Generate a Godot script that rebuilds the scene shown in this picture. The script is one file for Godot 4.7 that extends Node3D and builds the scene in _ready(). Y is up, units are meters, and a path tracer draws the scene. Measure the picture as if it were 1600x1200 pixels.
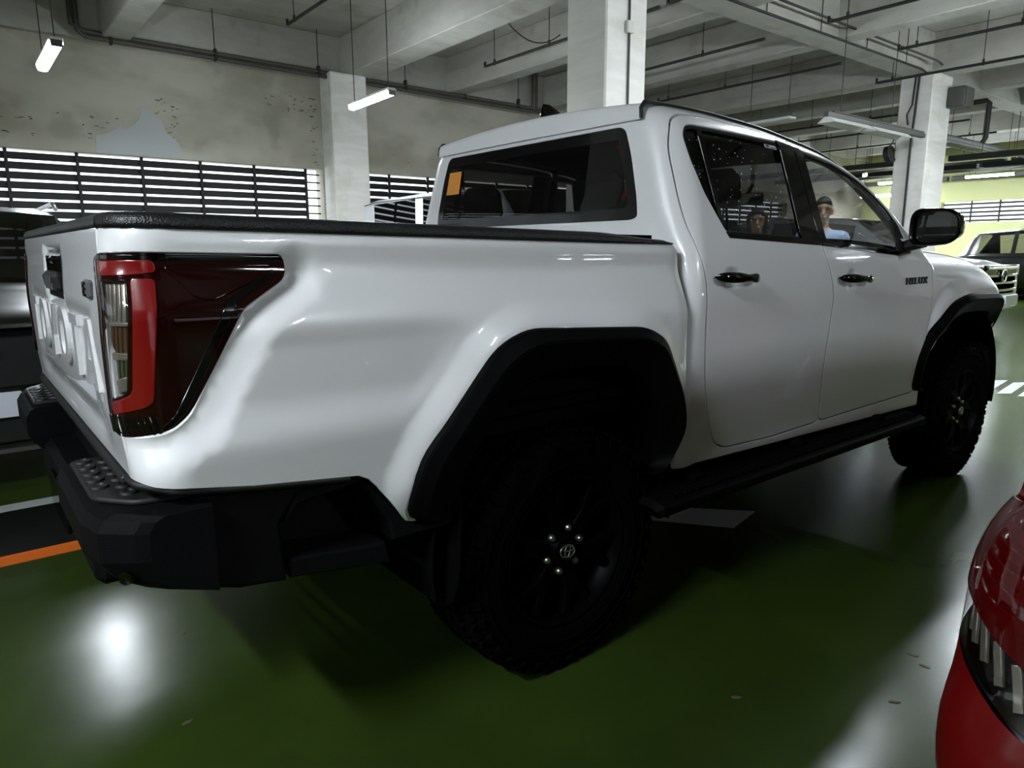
extends Node3D
# An indoor car park: a white double-cab pickup seen from behind its right rear corner.
# World axes: x along the pickup towards its nose, y up, z towards its right side. Rear axle at x = 0, floor at y = 0.

const WALL_Z := -9.9          # wall with the louvred openings
const BEAM_Y := 4.3           # underside of the beams
const SLAB_Y := 4.95          # underside of the ceiling slab
const FAR_X := 24.0
const BACK_X := -12.0
const NEAR_Z := 13.0

var M := {}
var taken := {}

func _ready() -> void:
	setup_camera()
	setup_light()
	materials()
	build_room()
	build_ceiling()
	build_lamps()
	build_services()
	build_pickup()
	build_cars()
	build_people()

func setup_camera() -> void:
	var cam := Camera3D.new()
	cam.name = "camera"
	add_child(cam)
	cam.fov = 57.148
	cam.near = 0.05
	cam.far = 200.0
	var yaw := 0.900190
	var pitch := 0.186939
	var roll := -0.003478
	var f := Vector3(cos(yaw) * cos(pitch), -sin(pitch), -sin(yaw) * cos(pitch))
	var r := f.cross(Vector3.UP).normalized()
	var u := r.cross(f)
	var r2 := r * cos(roll) + u * sin(roll)
	var u2 := -r * sin(roll) + u * cos(roll)
	cam.transform = Transform3D(Basis(r2, u2, -f), Vector3(-1.40457, 1.30154, 2.37887))
	cam.current = true

const LAMP_ENERGY := 1.2
const LAMP_GLOW := 42.0
const LAMP_ROWS := [
	# z of the row, first x, spacing, count, height
	[-0.35, 4.8, 3.3, 3, 3.6], [1.75, -3.5, -3.55, 2, 3.25], [6.2, 1.2, 3.55, 1, 3.25],
]

func setup_light() -> void:
	var env := Environment.new()
	env.background_mode = Environment.BG_COLOR
	env.background_color = Color(0.93, 0.97, 1.0)
	env.background_energy_multiplier = 0.55
	env.ambient_light_source = Environment.AMBIENT_SOURCE_DISABLED
	env.tonemap_mode = Environment.TONE_MAPPER_LINEAR
	env.tonemap_exposure = 6.2
	env.sdfgi_enabled = true
	env.ssao_enabled = true
	env.ssil_enabled = true
	var we := WorldEnvironment.new()
	we.name = "environment"
	we.environment = env
	add_child(we)

# ---------------------------------------------------------------- mesh builder
class MB:
	var v := PackedVector3Array()
	var n := PackedVector3Array()
	var c := PackedColorArray()
	func tri(a: Vector3, b: Vector3, d: Vector3, na: Vector3, nb: Vector3, nd: Vector3) -> void:
		var x := (b - a).cross(d - a)
		if x.length_squared() < 1e-16:
			return
		if x.dot(na + nb + nd) > 0.0:
			v.append(a); v.append(d); v.append(b)
			n.append(na); n.append(nd); n.append(nb)
		else:
			v.append(a); v.append(b); v.append(d)
			n.append(na); n.append(nb); n.append(nd)
	func sq(a: Vector3, b: Vector3, d: Vector3, e: Vector3, na: Vector3, nb: Vector3, nd: Vector3, ne: Vector3) -> void:
		tri(a, b, d, na, nb, nd)
		tri(a, d, e, na, nd, ne)
	func ft(a: Vector3, b: Vector3, d: Vector3, out: Vector3) -> void:
		var x := (b - a).cross(d - a).normalized()
		if x.dot(out) < 0.0:
			x = -x
		tri(a, b, d, x, x, x)
	func fq(a: Vector3, b: Vector3, d: Vector3, e: Vector3, out: Vector3) -> void:
		ft(a, b, d, out)
		ft(a, d, e, out)
	func box(t: Transform3D, size: Vector3, bev := 0.0) -> void:
		var h := size * 0.5
		bev = minf(bev, minf(h.x, minf(h.y, h.z)) * 0.9)
		var cs := {}
		for ax in 3:
			for k in 8:
				var s := Vector3(1 if k & 1 else -1, 1 if k & 2 else -1, 1 if k & 4 else -1)
				var p := Vector3.ZERO
				for i in 3:
					p[i] = s[i] * (h[i] if i == ax else h[i] - bev)
				cs[ax * 8 + k] = t * p
		var ctr := t.origin
		for ax in 3:
			var b1 := 1 << ((ax + 1) % 3)
			var b2 := 1 << ((ax + 2) % 3)
			for s in 2:
				var k0: int = (1 << ax) if s else 0
				var q := [cs[ax * 8 + k0], cs[ax * 8 + (k0 | b1)], cs[ax * 8 + (k0 | b1 | b2)], cs[ax * 8 + (k0 | b2)]]
				fq(q[0], q[1], q[2], q[3], (q[0] + q[2]) * 0.5 - ctr)
		if bev > 0.0:
			for ax in 3:
				var a1 := (ax + 1) % 3
				var a2 := (ax + 2) % 3
				for s1 in 2:
					for s2 in 2:
						var k: int = (s1 << a1) | (s2 << a2)
						var k2: int = k | (1 << ax)
						var q := [cs[a1 * 8 + k], cs[a1 * 8 + k2], cs[a2 * 8 + k2], cs[a2 * 8 + k]]
						fq(q[0], q[1], q[2], q[3], (q[0] + q[2]) * 0.5 - ctr)
			for k in 8:
				ft(cs[k], cs[8 + k], cs[16 + k], cs[k] - ctr)
	func tube(p: Array, r: float, sides := 8, r_end := -1.0, caps := true) -> void:
		if r_end < 0.0:
			r_end = r
		var cnt := p.size()
		var up := Vector3.UP
		var rings := []
		var norms := []
		for i in cnt:
			var d: Vector3 = (p[mini(i + 1, cnt - 1)] - p[maxi(i - 1, 0)]).normalized()
			if absf(d.dot(up)) > 0.98:
				up = Vector3(1, 0, 0) if absf(d.x) < 0.9 else Vector3(0, 0, 1)
			var a := d.cross(up).normalized()
			var b := a.cross(d).normalized()
			up = b
			var rr := lerpf(r, r_end, float(i) / maxf(1.0, cnt - 1.0))
			var ring := []
			var nr := []
			for k in sides:
				var t := TAU * k / sides
				var o := a * cos(t) + b * sin(t)
				ring.append(p[i] + o * rr)
				nr.append(o)
			rings.append(ring)
			norms.append(nr)
		for i in cnt - 1:
			for k in sides:
				var k2 := (k + 1) % sides
				sq(rings[i][k], rings[i][k2], rings[i + 1][k2], rings[i + 1][k], norms[i][k], norms[i][k2], norms[i + 1][k2], norms[i + 1][k])
		if caps:
			for k in sides:
				var k2 := (k + 1) % sides
				ft(p[0], rings[0][k], rings[0][k2], p[0] - p[1])
				ft(p[cnt - 1], rings[cnt - 1][k], rings[cnt - 1][k2], p[cnt - 1] - p[cnt - 2])
	func lathe(prof: Array, t: Transform3D, segs := 48, crease := 0.75) -> void:
		# prof: Vector2(radius, along local z); outside is to the right of the direction of travel
		var m := prof.size()
		var fn := []
		for i in m - 1:
			var d: Vector2 = (prof[i + 1] - prof[i]).normalized()
			fn.append(Vector2(d.y, -d.x))
		for i in m - 1:
			var na: Vector2 = fn[i]
			var nb: Vector2 = fn[i]
			if i > 0 and fn[i - 1].dot(fn[i]) > crease:
				na = (fn[i - 1] + fn[i]).normalized()
			if i < m - 2 and fn[i + 1].dot(fn[i]) > crease:
				nb = (fn[i + 1] + fn[i]).normalized()
			var p0: Vector2 = prof[i]
			var p1: Vector2 = prof[i + 1]
			for k in segs:
				var a0 := TAU * k / segs
				var a1 := TAU * (k + 1) / segs
				var c0 := Vector3(cos(a0), sin(a0), 0)
				var c1 := Vector3(cos(a1), sin(a1), 0)
				var zz := Vector3(0, 0, 1)
				sq(t * (c0 * p0.x + zz * p0.y), t * (c1 * p0.x + zz * p0.y), t * (c1 * p1.x + zz * p1.y), t * (c0 * p1.x + zz * p1.y),
					t.basis * (c0 * na.x + zz * na.y), t.basis * (c1 * na.x + zz * na.y), t.basis * (c1 * nb.x + zz * nb.y), t.basis * (c0 * nb.x + zz * nb.y))
	func prism(poly: PackedVector2Array, z0: float, z1: float, t: Transform3D, bev := 0.0) -> void:
		# polygon in local x, y drawn from z0 to z1, both rims bevelled
		var m := poly.size()
		var ccw := not Geometry2D.is_polygon_clockwise(poly)
		var ins := PackedVector2Array()
		for i in m:
			var a := (poly[i] - poly[(i + m - 1) % m]).normalized()
			var b := (poly[(i + 1) % m] - poly[i]).normalized()
			var nn := Vector2(-a.y, a.x) + Vector2(-b.y, b.x)
			if not ccw:
				nn = -nn
			ins.append(poly[i] + nn.normalized() * bev)
		var ctr := Vector2.ZERO
		for p in poly:
			ctr += p / m
		var idx := Geometry2D.triangulate_polygon(ins)
		for zz in [[z1, 1.0, z1 - bev], [z0, -1.0, z0 + bev]]:
			var z: float = zz[0]
			var nz := t.basis * Vector3(0, 0, zz[1])
			for k in range(0, idx.size(), 3):
				ft(t * V(ins[idx[k]], z), t * V(ins[idx[k + 1]], z), t * V(ins[idx[k + 2]], z), nz)
			if bev > 0.0:
				for i in m:
					var j := (i + 1) % m
					var e := poly[j] - poly[i]
					var o := Vector2(e.y, -e.x) * (1.0 if ccw else -1.0)
					fq(t * V(poly[i], zz[2]), t * V(poly[j], zz[2]), t * V(ins[j], z), t * V(ins[i], z), t.basis * Vector3(o.x, o.y, 0).normalized() + nz)
		for i in m:
			var j := (i + 1) % m
			var e := poly[j] - poly[i]
			var o := Vector2(e.y, -e.x) * (1.0 if ccw else -1.0)
			fq(t * V(poly[i], z0 + bev), t * V(poly[j], z0 + bev), t * V(poly[j], z1 - bev), t * V(poly[i], z1 - bev), t.basis * Vector3(o.x, o.y, 0))
	func V(p: Vector2, z: float) -> Vector3:
		return Vector3(p.x, p.y, z)
	func grid(p: Array, close_u := false) -> void:
		# p[i][j]: smooth surface through the points; facing is set by outward() later if needed
		var a := p.size()
		var b: int = p[0].size()
		var nn := []
		for i in a:
			var row := []
			for j in b:
				var i0 := (i + a - 1) % a if close_u else maxi(i - 1, 0)
				var i1 := (i + 1) % a if close_u else mini(i + 1, a - 1)
				var du: Vector3 = p[i1][j] - p[i0][j]
				var dv: Vector3 = p[i][mini(j + 1, b - 1)] - p[i][maxi(j - 1, 0)]
				row.append(du.cross(dv).normalized())
			nn.append(row)
		for i in (a if close_u else a - 1):
			var i2 := (i + 1) % a
			for j in b - 1:
				sq(p[i][j], p[i2][j], p[i2][j + 1], p[i][j + 1], nn[i][j], nn[i2][j], nn[i2][j + 1], nn[i][j + 1])
	func mirrored() -> MB:
		var o := MB.new()
		for k in range(0, v.size(), 3):
			for q in [k, k + 2, k + 1]:
				o.v.append(Vector3(v[q].x, v[q].y, -v[q].z))
				o.n.append(Vector3(n[q].x, n[q].y, -n[q].z))
		return o
	func add(o: MB, t := Transform3D()) -> void:
		for q in o.v.size():
			v.append(t * o.v[q])
			n.append((t.basis * o.n[q]).normalized())
	func mesh(mat: Material) -> ArrayMesh:
		var arr := []
		arr.resize(Mesh.ARRAY_MAX)
		arr[Mesh.ARRAY_VERTEX] = v
		arr[Mesh.ARRAY_NORMAL] = n
		if c.size() == v.size() and c.size() > 0:
			arr[Mesh.ARRAY_COLOR] = c
		var am := ArrayMesh.new()
		am.add_surface_from_arrays(Mesh.PRIMITIVE_TRIANGLES, arr)
		am.surface_set_material(0, mat)
		return am

# ---------------------------------------------------------------- naming
func numbered(called: String) -> String:
	if not taken.has(called):
		taken[called] = 0
		return called
	taken[called] += 1
	return "%s_%03d" % [called, taken[called]]

func thing(called: String, label: String, category: String, at := Vector3.ZERO, turn := 0.0, group := "") -> Node3D:
	var o := Node3D.new()
	o.name = numbered(called)
	add_child(o)
	o.position = at
	o.rotation.y = turn
	tag(o, label, category, group)
	return o

func tag(o: Node, label: String, category: String, group := "") -> void:
	o.set_meta("label", label)
	o.set_meta("category", category)
	if group != "":
		o.set_meta("group", group)

func part(parent: Node, called: String, mb: MB, mat: Material, label := "") -> MeshInstance3D:
	return part_mesh(parent, called, mb.mesh(mat), label)

func part_mesh(parent: Node, called: String, mesh: Mesh, label := "") -> MeshInstance3D:
	var o := MeshInstance3D.new()
	o.name = called if parent != self else numbered(called)
	o.mesh = mesh
	parent.add_child(o, true)
	if label != "":
		o.set_meta("label", label)
	return o

func struct(called: String, mb: MB, mat: Material) -> MeshInstance3D:
	var o := MeshInstance3D.new()
	o.name = called
	o.mesh = mb.mesh(mat)
	add_child(o, true)
	o.set_meta("kind", "structure")
	return o

func bx(lo: Vector3, hi: Vector3, bev := 0.0) -> MB:
	var mb := MB.new()
	mb.box(Transform3D(Basis(), (lo + hi) * 0.5), hi - lo, bev)
	return mb

func at(p: Vector3) -> Transform3D:
	return Transform3D(Basis(), p)

# ---------------------------------------------------------------- materials
func mat(key: String, col: Color, rough := 0.6, metal := 0.0, spec := 0.5) -> StandardMaterial3D:
	var m := StandardMaterial3D.new()
	m.resource_name = key
	m.albedo_color = col
	m.roughness = rough
	m.metallic = metal
	m.metallic_specular = spec
	M[key] = m
	return m

func noise_image(w: int, h: int, freq: float, seed_: int, octaves := 4, kind := FastNoiseLite.TYPE_SIMPLEX_SMOOTH) -> Image:
	var nz := FastNoiseLite.new()
	nz.seed = seed_
	nz.frequency = freq
	nz.noise_type = kind
	nz.fractal_octaves = octaves
	return nz.get_seamless_image(w, h)

func tint_texture(base: Color, alt: Color, stain: Color, freq: float, seed_: int, streak := 1.0, stains := 0.0, size := 512) -> ImageTexture:
	# two tones mixed by noise, with a few darker stains: the colour of the material itself
	var a := noise_image(size, size, freq, seed_, 5)
	var b := noise_image(size, size, freq * 3.0, seed_ + 7, 3)
	var s := noise_image(size, size, freq * 1.4, seed_ + 13, 5)
	var im := Image.create(size, size, false, Image.FORMAT_RGB8)
	for y in size:
		for x in size:
			var yy := int(y * streak) % size
			var t := a.get_pixel(x, yy).r * 0.7 + b.get_pixel(x, yy).r * 0.3
			var col := base.lerp(alt, smoothstep(0.25, 0.75, t))
			if stains > 0.0:
				col = col.lerp(stain, stains * smoothstep(0.62, 0.8, s.get_pixel(x, y).r))
			im.set_pixel(x, y, col)
	return ImageTexture.create_from_image(im)

func triplanar(m: StandardMaterial3D, tex: Texture2D, scale: float) -> void:
	m.albedo_texture = tex
	m.albedo_color = Color.WHITE
	m.uv1_triplanar = true
	m.uv1_world_triplanar = true
	m.uv1_scale = Vector3.ONE * scale

func bumpy(m: StandardMaterial3D, im: Image, depth: float) -> void:
	m.heightmap_enabled = true
	m.heightmap_texture = ImageTexture.create_from_image(im)
	m.heightmap_scale = depth

func materials() -> void:
	var m: StandardMaterial3D
	m = mat("paint_white", Color(0.86, 0.86, 0.865), 0.32)
	m.clearcoat_enabled = true
	m.clearcoat = 1.0
	m.clearcoat_roughness = 0.02
	m = mat("paint_black", Color(0.012, 0.012, 0.014), 0.3)
	m.clearcoat_enabled = true
	m.clearcoat_roughness = 0.03
	m = mat("paint_silver", Color(0.62, 0.63, 0.64), 0.35, 0.5)
	m.clearcoat_enabled = true
	m.clearcoat_roughness = 0.03
	m = mat("paint_van", Color(0.70, 0.70, 0.71), 0.35)
	m.clearcoat_enabled = true
	m = mat("paint_grey", Color(0.13, 0.13, 0.14), 0.35, 0.3)
	m.clearcoat_enabled = true
	m = mat("paint_red", Color(0.34, 0.03, 0.03), 0.3, 0.0, 0.25)
	mat("gloss_black", Color(0.008, 0.008, 0.009), 0.08)
	mat("trim_black", Color(0.045, 0.045, 0.048), 0.55)
	m = mat("rail_plastic", Color(0.06, 0.06, 0.068), 0.42)
	m.uv1_triplanar = true
	m.uv1_world_triplanar = true
	m.uv1_scale = Vector3.ONE * 11.0
	bumpy(m, noise_image(256, 256, 0.085, 5, 2, FastNoiseLite.TYPE_CELLULAR), 0.18)
	m = mat("bumper_plastic", Color(0.045, 0.045, 0.05), 0.55, 0.0, 0.18)
	m.uv1_triplanar = true
	m.uv1_world_triplanar = true
	m.uv1_scale = Vector3.ONE * 12.0
	bumpy(m, noise_image(256, 256, 0.09, 6, 2), 0.06)
	mat("flare_plastic", Color(0.025, 0.025, 0.027), 0.55, 0.0, 0.14)
	mat("rubber", Color(0.025, 0.025, 0.024), 0.8, 0.0, 0.1)
	mat("rim_black", Color(0.02, 0.02, 0.021), 0.4, 0.0, 0.14)
	mat("chassis", Color(0.03, 0.03, 0.03), 0.9, 0.0, 0.1)
	mat("bracket_grey", Color(0.72, 0.72, 0.70), 0.6, 0.0)
	mat("nut_silver", Color(0.75, 0.76, 0.7), 0.3, 0.9)
	mat("chrome", Color(0.8, 0.81, 0.82), 0.12, 1.0)
	mat("mirror", Color(0.85, 0.86, 0.87), 0.02, 1.0)
	m = mat("glass_tint", Color(0.012, 0.014, 0.012, 0.78), 0.02, 0.0, 0.36)
	m.transparency = BaseMaterial3D.TRANSPARENCY_ALPHA
	m = mat("glass_light", Color(0.03, 0.036, 0.035, 0.45), 0.02)
	m.transparency = BaseMaterial3D.TRANSPARENCY_ALPHA
	m = mat("glass_dark", Color(0.008, 0.01, 0.01, 0.9), 0.02)
	m.transparency = BaseMaterial3D.TRANSPARENCY_ALPHA
	m = mat("clear_lens", Color(0.1, 0.1, 0.1, 0.12), 0.02)
	m.transparency = BaseMaterial3D.TRANSPARENCY_ALPHA
	m = mat("lamp_smoke", Color(0.10, 0.012, 0.014), 0.05, 0.0, 0.45)
	m = mat("lamp_red", Color(0.43, 0.028, 0.04), 0.18)
	m.clearcoat_enabled = true
	m.clearcoat_roughness = 0.02
	m = mat("lamp_red_clear", Color(0.27, 0.012, 0.016, 0.78), 0.04)
	m.transparency = BaseMaterial3D.TRANSPARENCY_ALPHA
	mat("lamp_dark", Color(0.05, 0.035, 0.03), 0.25)
	mat("reflector", Color(0.62, 0.6, 0.56), 0.22, 0.75)
	mat("reflector_low", Color(0.32, 0.34, 0.26), 0.3, 0.5)
	mat("reflector_amber", Color(0.42, 0.3, 0.22), 0.25, 0.6)
	mat("interior", Color(0.022, 0.022, 0.024), 0.8)
	mat("seat_cloth", Color(0.032, 0.033, 0.036), 0.85)
	mat("belt_red", Color(0.95, 0.24, 0.06), 0.7)
	mat("sticker_yellow", Color(0.82, 0.52, 0.06), 0.6)
	mat("sticker_white", Color(0.85, 0.86, 0.88), 0.6)
	mat("letter_black", Color(0.02, 0.02, 0.022), 0.3)
	mat("letter_grey", Color(0.3, 0.3, 0.31), 0.35)
	mat("plate_white", Color(0.8, 0.82, 0.86), 0.5)
	mat("pipe_dark", Color(0.10, 0.095, 0.085), 0.6)
	mat("pipe_grey", Color(0.28, 0.27, 0.245), 0.6)
	mat("steel_grey", Color(0.28, 0.28, 0.27), 0.5, 0.2)
	mat("slat_dark", Color(0.05, 0.05, 0.05), 0.7)
	mat("fixture_white", Color(0.8, 0.8, 0.78), 0.5)
	mat("line_white", Color(0.62, 0.63, 0.62), 0.4)
	mat("line_orange", Color(0.82, 0.38, 0.05), 0.4)
	m = mat("lamp_tube", Color(0.9, 0.92, 0.95), 0.4)
	m.emission_enabled = true
	m.emission = Color(0.93, 0.97, 1.0)
	m.emission_energy_multiplier = LAMP_GLOW
	m = mat("walkway", Color(0.02, 0.03, 0.026), 0.35)
	m = mat("floor_green", Color.WHITE, 0.3)
	triplanar(m, tint_texture(Color(0.160, 0.215, 0.070), Color(0.182, 0.240, 0.082), Color(0.148, 0.193, 0.076), 0.008, 21, 1.0, 0.4), 0.25)
	m.roughness = 0.22
	m.metallic_specular = 0.185
	bumpy(m, noise_image(256, 256, 0.05, 31, 3), 0.05)
	m = mat("concrete", Color.WHITE, 0.85)
	triplanar(m, tint_texture(Color(0.63, 0.62, 0.585), Color(0.67, 0.66, 0.625), Color(0.5, 0.47, 0.41), 0.006, 3, 3.0, 0.3), 0.22)
	m = mat("concrete_wall", Color.WHITE, 0.88)
	triplanar(m, tint_texture(Color(0.62, 0.605, 0.55), Color(0.70, 0.685, 0.63), Color(0.50, 0.46, 0.39), 0.005, 11, 2.0, 0.3), 0.16)
	m = mat("paint_column", Color.WHITE, 0.7)
	triplanar(m, tint_texture(Color(0.84, 0.83, 0.80), Color(0.88, 0.87, 0.85), Color(0.74, 0.72, 0.67), 0.006, 41, 5.0, 0.3), 0.25)
	mat("wall_lime", Color(0.62, 0.63, 0.45), 0.85)
	mat("patch_grey", Color(0.66, 0.67, 0.67), 0.85)
	mat("stain_brown", Color(0.30, 0.27, 0.22), 0.9)
	m = mat("skin_person", Color.WHITE, 0.7)
	m.vertex_color_use_as_albedo = true
	mat("droplet", Color(0.75, 0.77, 0.8), 0.15)
	mat("hair", Color(0.012, 0.011, 0.01), 0.6)

# ---------------------------------------------------------------- the room
func build_room() -> void:
	struct("floor", bx(Vector3(BACK_X - 0.3, -0.3, WALL_Z - 0.3), Vector3(FAR_X + 0.3, 0, NEAR_Z + 0.3)), M.floor_green)
	# wall with the louvred openings, in bays between wall columns
	var wl := MB.new()
	var wall := func(x0: float, x1: float, y0: float, y1: float) -> void:
		wl.box(at(Vector3((x0 + x1) / 2, (y0 + y1) / 2, WALL_Z - 0.15)), Vector3(x1 - x0, y1 - y0, 0.3))
	wall.call(BACK_X, FAR_X, 0.0, 1.15)
	wall.call(BACK_X, FAR_X, 2.73, SLAB_Y + 0.1)
	for c in [[-14.0, -12.2], [-4.25, -3.6], [4.06, 4.77], [12.2, 12.9], [19.2, FAR_X]]:
		wall.call(c[0], c[1], 1.15, 2.73)
	var wall_left := struct("wall_left", wl, M.concrete_wall)
	var sp := bx(Vector3(BACK_X, BEAM_Y - 0.02, WALL_Z), Vector3(FAR_X, SLAB_Y, WALL_Z + 0.14), 0.01)
	part(wall_left, "edge_beam", sp, M.concrete)
	# repaired plaster and damp marks on that wall
	var patch := PackedVector2Array([Vector2(0.54, 2.74), Vector2(0.56, 2.98), Vector2(0.72, 3.03), Vector2(0.86, 3.12), Vector2(0.90, 3.2), Vector2(0.94, 3.08), Vector2(1.06, 3.17), Vector2(1.15, 3.25), Vector2(1.20, 3.44), Vector2(1.26, 3.46), Vector2(1.33, 3.37), Vector2(1.47, 3.28), Vector2(1.53, 3.1), Vector2(1.66, 3.02), Vector2(1.74, 2.84), Vector2(1.72, 2.74)])
	var pm := MB.new()
	pm.prism(patch, 0.0, 0.006, at(Vector3(0, 0, WALL_Z - 0.001)), 0.002)
	part(wall_left, "plaster_patch", pm, M.patch_grey, "pale grey repaired plaster patch")
	var rng := RandomNumberGenerator.new()
	rng.seed = 4
	var spots := []
	for k in 26:
		spots.append(Vector2(1.55 + rng.randf_range(-0.16, 0.16), 3.0 + k * 0.024))
	for k in 16:
		spots.append(Vector2(rng.randf_range(0.0, 1.0), rng.randf_range(2.9, 3.3)))
	for k in 12:
		spots.append(Vector2(rng.randf_range(-0.9, -0.2), rng.randf_range(2.9, 3.3)))
	for k in 26:
		spots.append(Vector2(3.1 + rng.randf_range(0, 0.85), 3.75 + rng.randf_range(-0.1, 0.18)))
	for k in 20:
		spots.append(Vector2(3.95 + rng.randf_range(-0.08, 0.05), rng.randf_range(2.8, 3.9)))
	for k in 10:
		spots.append(Vector2(rng.randf_range(5.0, 7.5), rng.randf_range(2.8, 3.1)))
	for s in spots:
		var blot := PackedVector2Array()
		var rx := rng.randf_range(0.008, 0.045)
		var ry := rng.randf_range(0.003, 0.012)
		for k in 9:
			var a := TAU * k / 9.0
			blot.append(s + Vector2(cos(a) * rx, sin(a) * ry) * rng.randf_range(0.5, 1.2))
		var bm := MB.new()
		bm.prism(blot, 0.0, 0.0025, at(Vector3(0, 0, WALL_Z - 0.001)), 0.0)
		part(wall_left, "damp_stain", bm, M.stain_brown)
	# the other three walls
	var wr := struct("wall_right", bx(Vector3(BACK_X, 0, NEAR_Z), Vector3(FAR_X, SLAB_Y + 0.1, NEAR_Z + 0.3)), M.concrete_wall)
	wr.name = "wall_right"
	var wf := MB.new()
	for b in [[0.0, 2.12, WALL_Z, NEAR_Z], [2.78, SLAB_Y + 0.1, WALL_Z, NEAR_Z], [2.12, 2.78, WALL_Z, -7.35], [2.12, 2.78, 3.0, NEAR_Z]]:
		wf.box(at(Vector3(FAR_X + 0.15, (b[0] + b[1]) / 2, (b[2] + b[3]) / 2)), Vector3(0.3, b[1] - b[0], b[3] - b[2]))
	struct("wall_front", wf, M.wall_lime)
	var wb := MB.new()
	for b in [[0.0, 1.15, WALL_Z, NEAR_Z], [2.73, SLAB_Y + 0.1, WALL_Z, NEAR_Z], [1.15, 2.73, WALL_Z, -9.0], [1.15, 2.73, -3.2, NEAR_Z]]:
		wb.box(at(Vector3(BACK_X - 0.15, (b[0] + b[1]) / 2, (b[2] + b[3]) / 2)), Vector3(0.3, b[1] - b[0], b[3] - b[2]))
	struct("wall_back", wb, M.concrete_wall)
	louvres()
	# painted lines on the floor
	var mark := func(called: String, poly: PackedVector2Array, m: Material, label: String, cat: String, h: float) -> void:
		var mb := MB.new()
		mb.prism(poly, 0.0, h, Transform3D(Basis(Vector3(1, 0, 0), Vector3(0, 0, 1), Vector3(0, 1, 0)), Vector3.ZERO), 0.0)
		var o := part(self, called, mb, m)
		tag(o, label, cat)
	mark.call("walkway_strip", PackedVector2Array([Vector2(BACK_X, -1.90), Vector2(3.9, -1.90), Vector2(3.9, -1.25), Vector2(BACK_X, -1.25)]), M.walkway, "black painted walkway band between the white and orange floor lines", "floor marking", 0.0015)
	mark.call("orange_line", PackedVector2Array([Vector2(BACK_X, -1.25), Vector2(3.9, -1.25), Vector2(3.9, -1.13), Vector2(BACK_X, -1.13)]), M.line_orange, "orange painted line along the walkway on the green floor", "floor marking", 0.002)
	mark.call("white_line", PackedVector2Array([Vector2(BACK_X, -2.02), Vector2(3.9, -2.02), Vector2(3.9, -1.90), Vector2(BACK_X, -1.90)]), M.line_white, "white painted line beyond the black walkway band", "floor marking", 0.002)
	mark.call("slanted_stripe", PackedVector2Array([Vector2(0.95, -0.05), Vector2(1.12, -0.1), Vector2(1.66, 0.49), Vector2(1.39, 0.55)]), M.line_white, "white slanted stripe on the floor under the pickup", "floor marking", 0.002)
	for k in 5:
		var z0 := -0.24 + k * 0.165
		mark.call("crossing_bar", PackedVector2Array([Vector2(6.0, z0 + 0.09), Vector2(6.75, z0), Vector2(6.86, z0 + 0.085), Vector2(6.1, z0 + 0.175)]), M.line_white, "short white bar of the striped crossing ahead of the pickup", "floor marking", 0.002)
		get_child(get_child_count() - 1).set_meta("group", "bars of the striped crossing")
	# dead leaf scraps and grit on the floor
	for p in [Vector2(0.92, 1.55), Vector2(0.88, 1.6), Vector2(0.28, 1.32), Vector2(-0.9, -0.1), Vector2(-1.02, 0.42), Vector2(0.62, 1.62)]:
		var lf := MB.new()
		lf.prism(PackedVector2Array([Vector2(-0.016, 0), Vector2(-0.004, -0.006), Vector2(0.014, -0.003), Vector2(0.017, 0.003), Vector2(0.002, 0.007)]), 0.0, 0.002, Transform3D(Basis(Vector3.UP, p.x * 9.0) * Basis(Vector3(1, 0, 0), Vector3(0, 0, 1), Vector3(0, 1, 0)), Vector3(p.x, 0, p.y)), 0.0)
		var o := part(self, "leaf_scrap", lf, M.stain_brown)
		tag(o, "tiny dry brown leaf scrap lying on the green floor", "litter", "leaf scraps on the floor")

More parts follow.
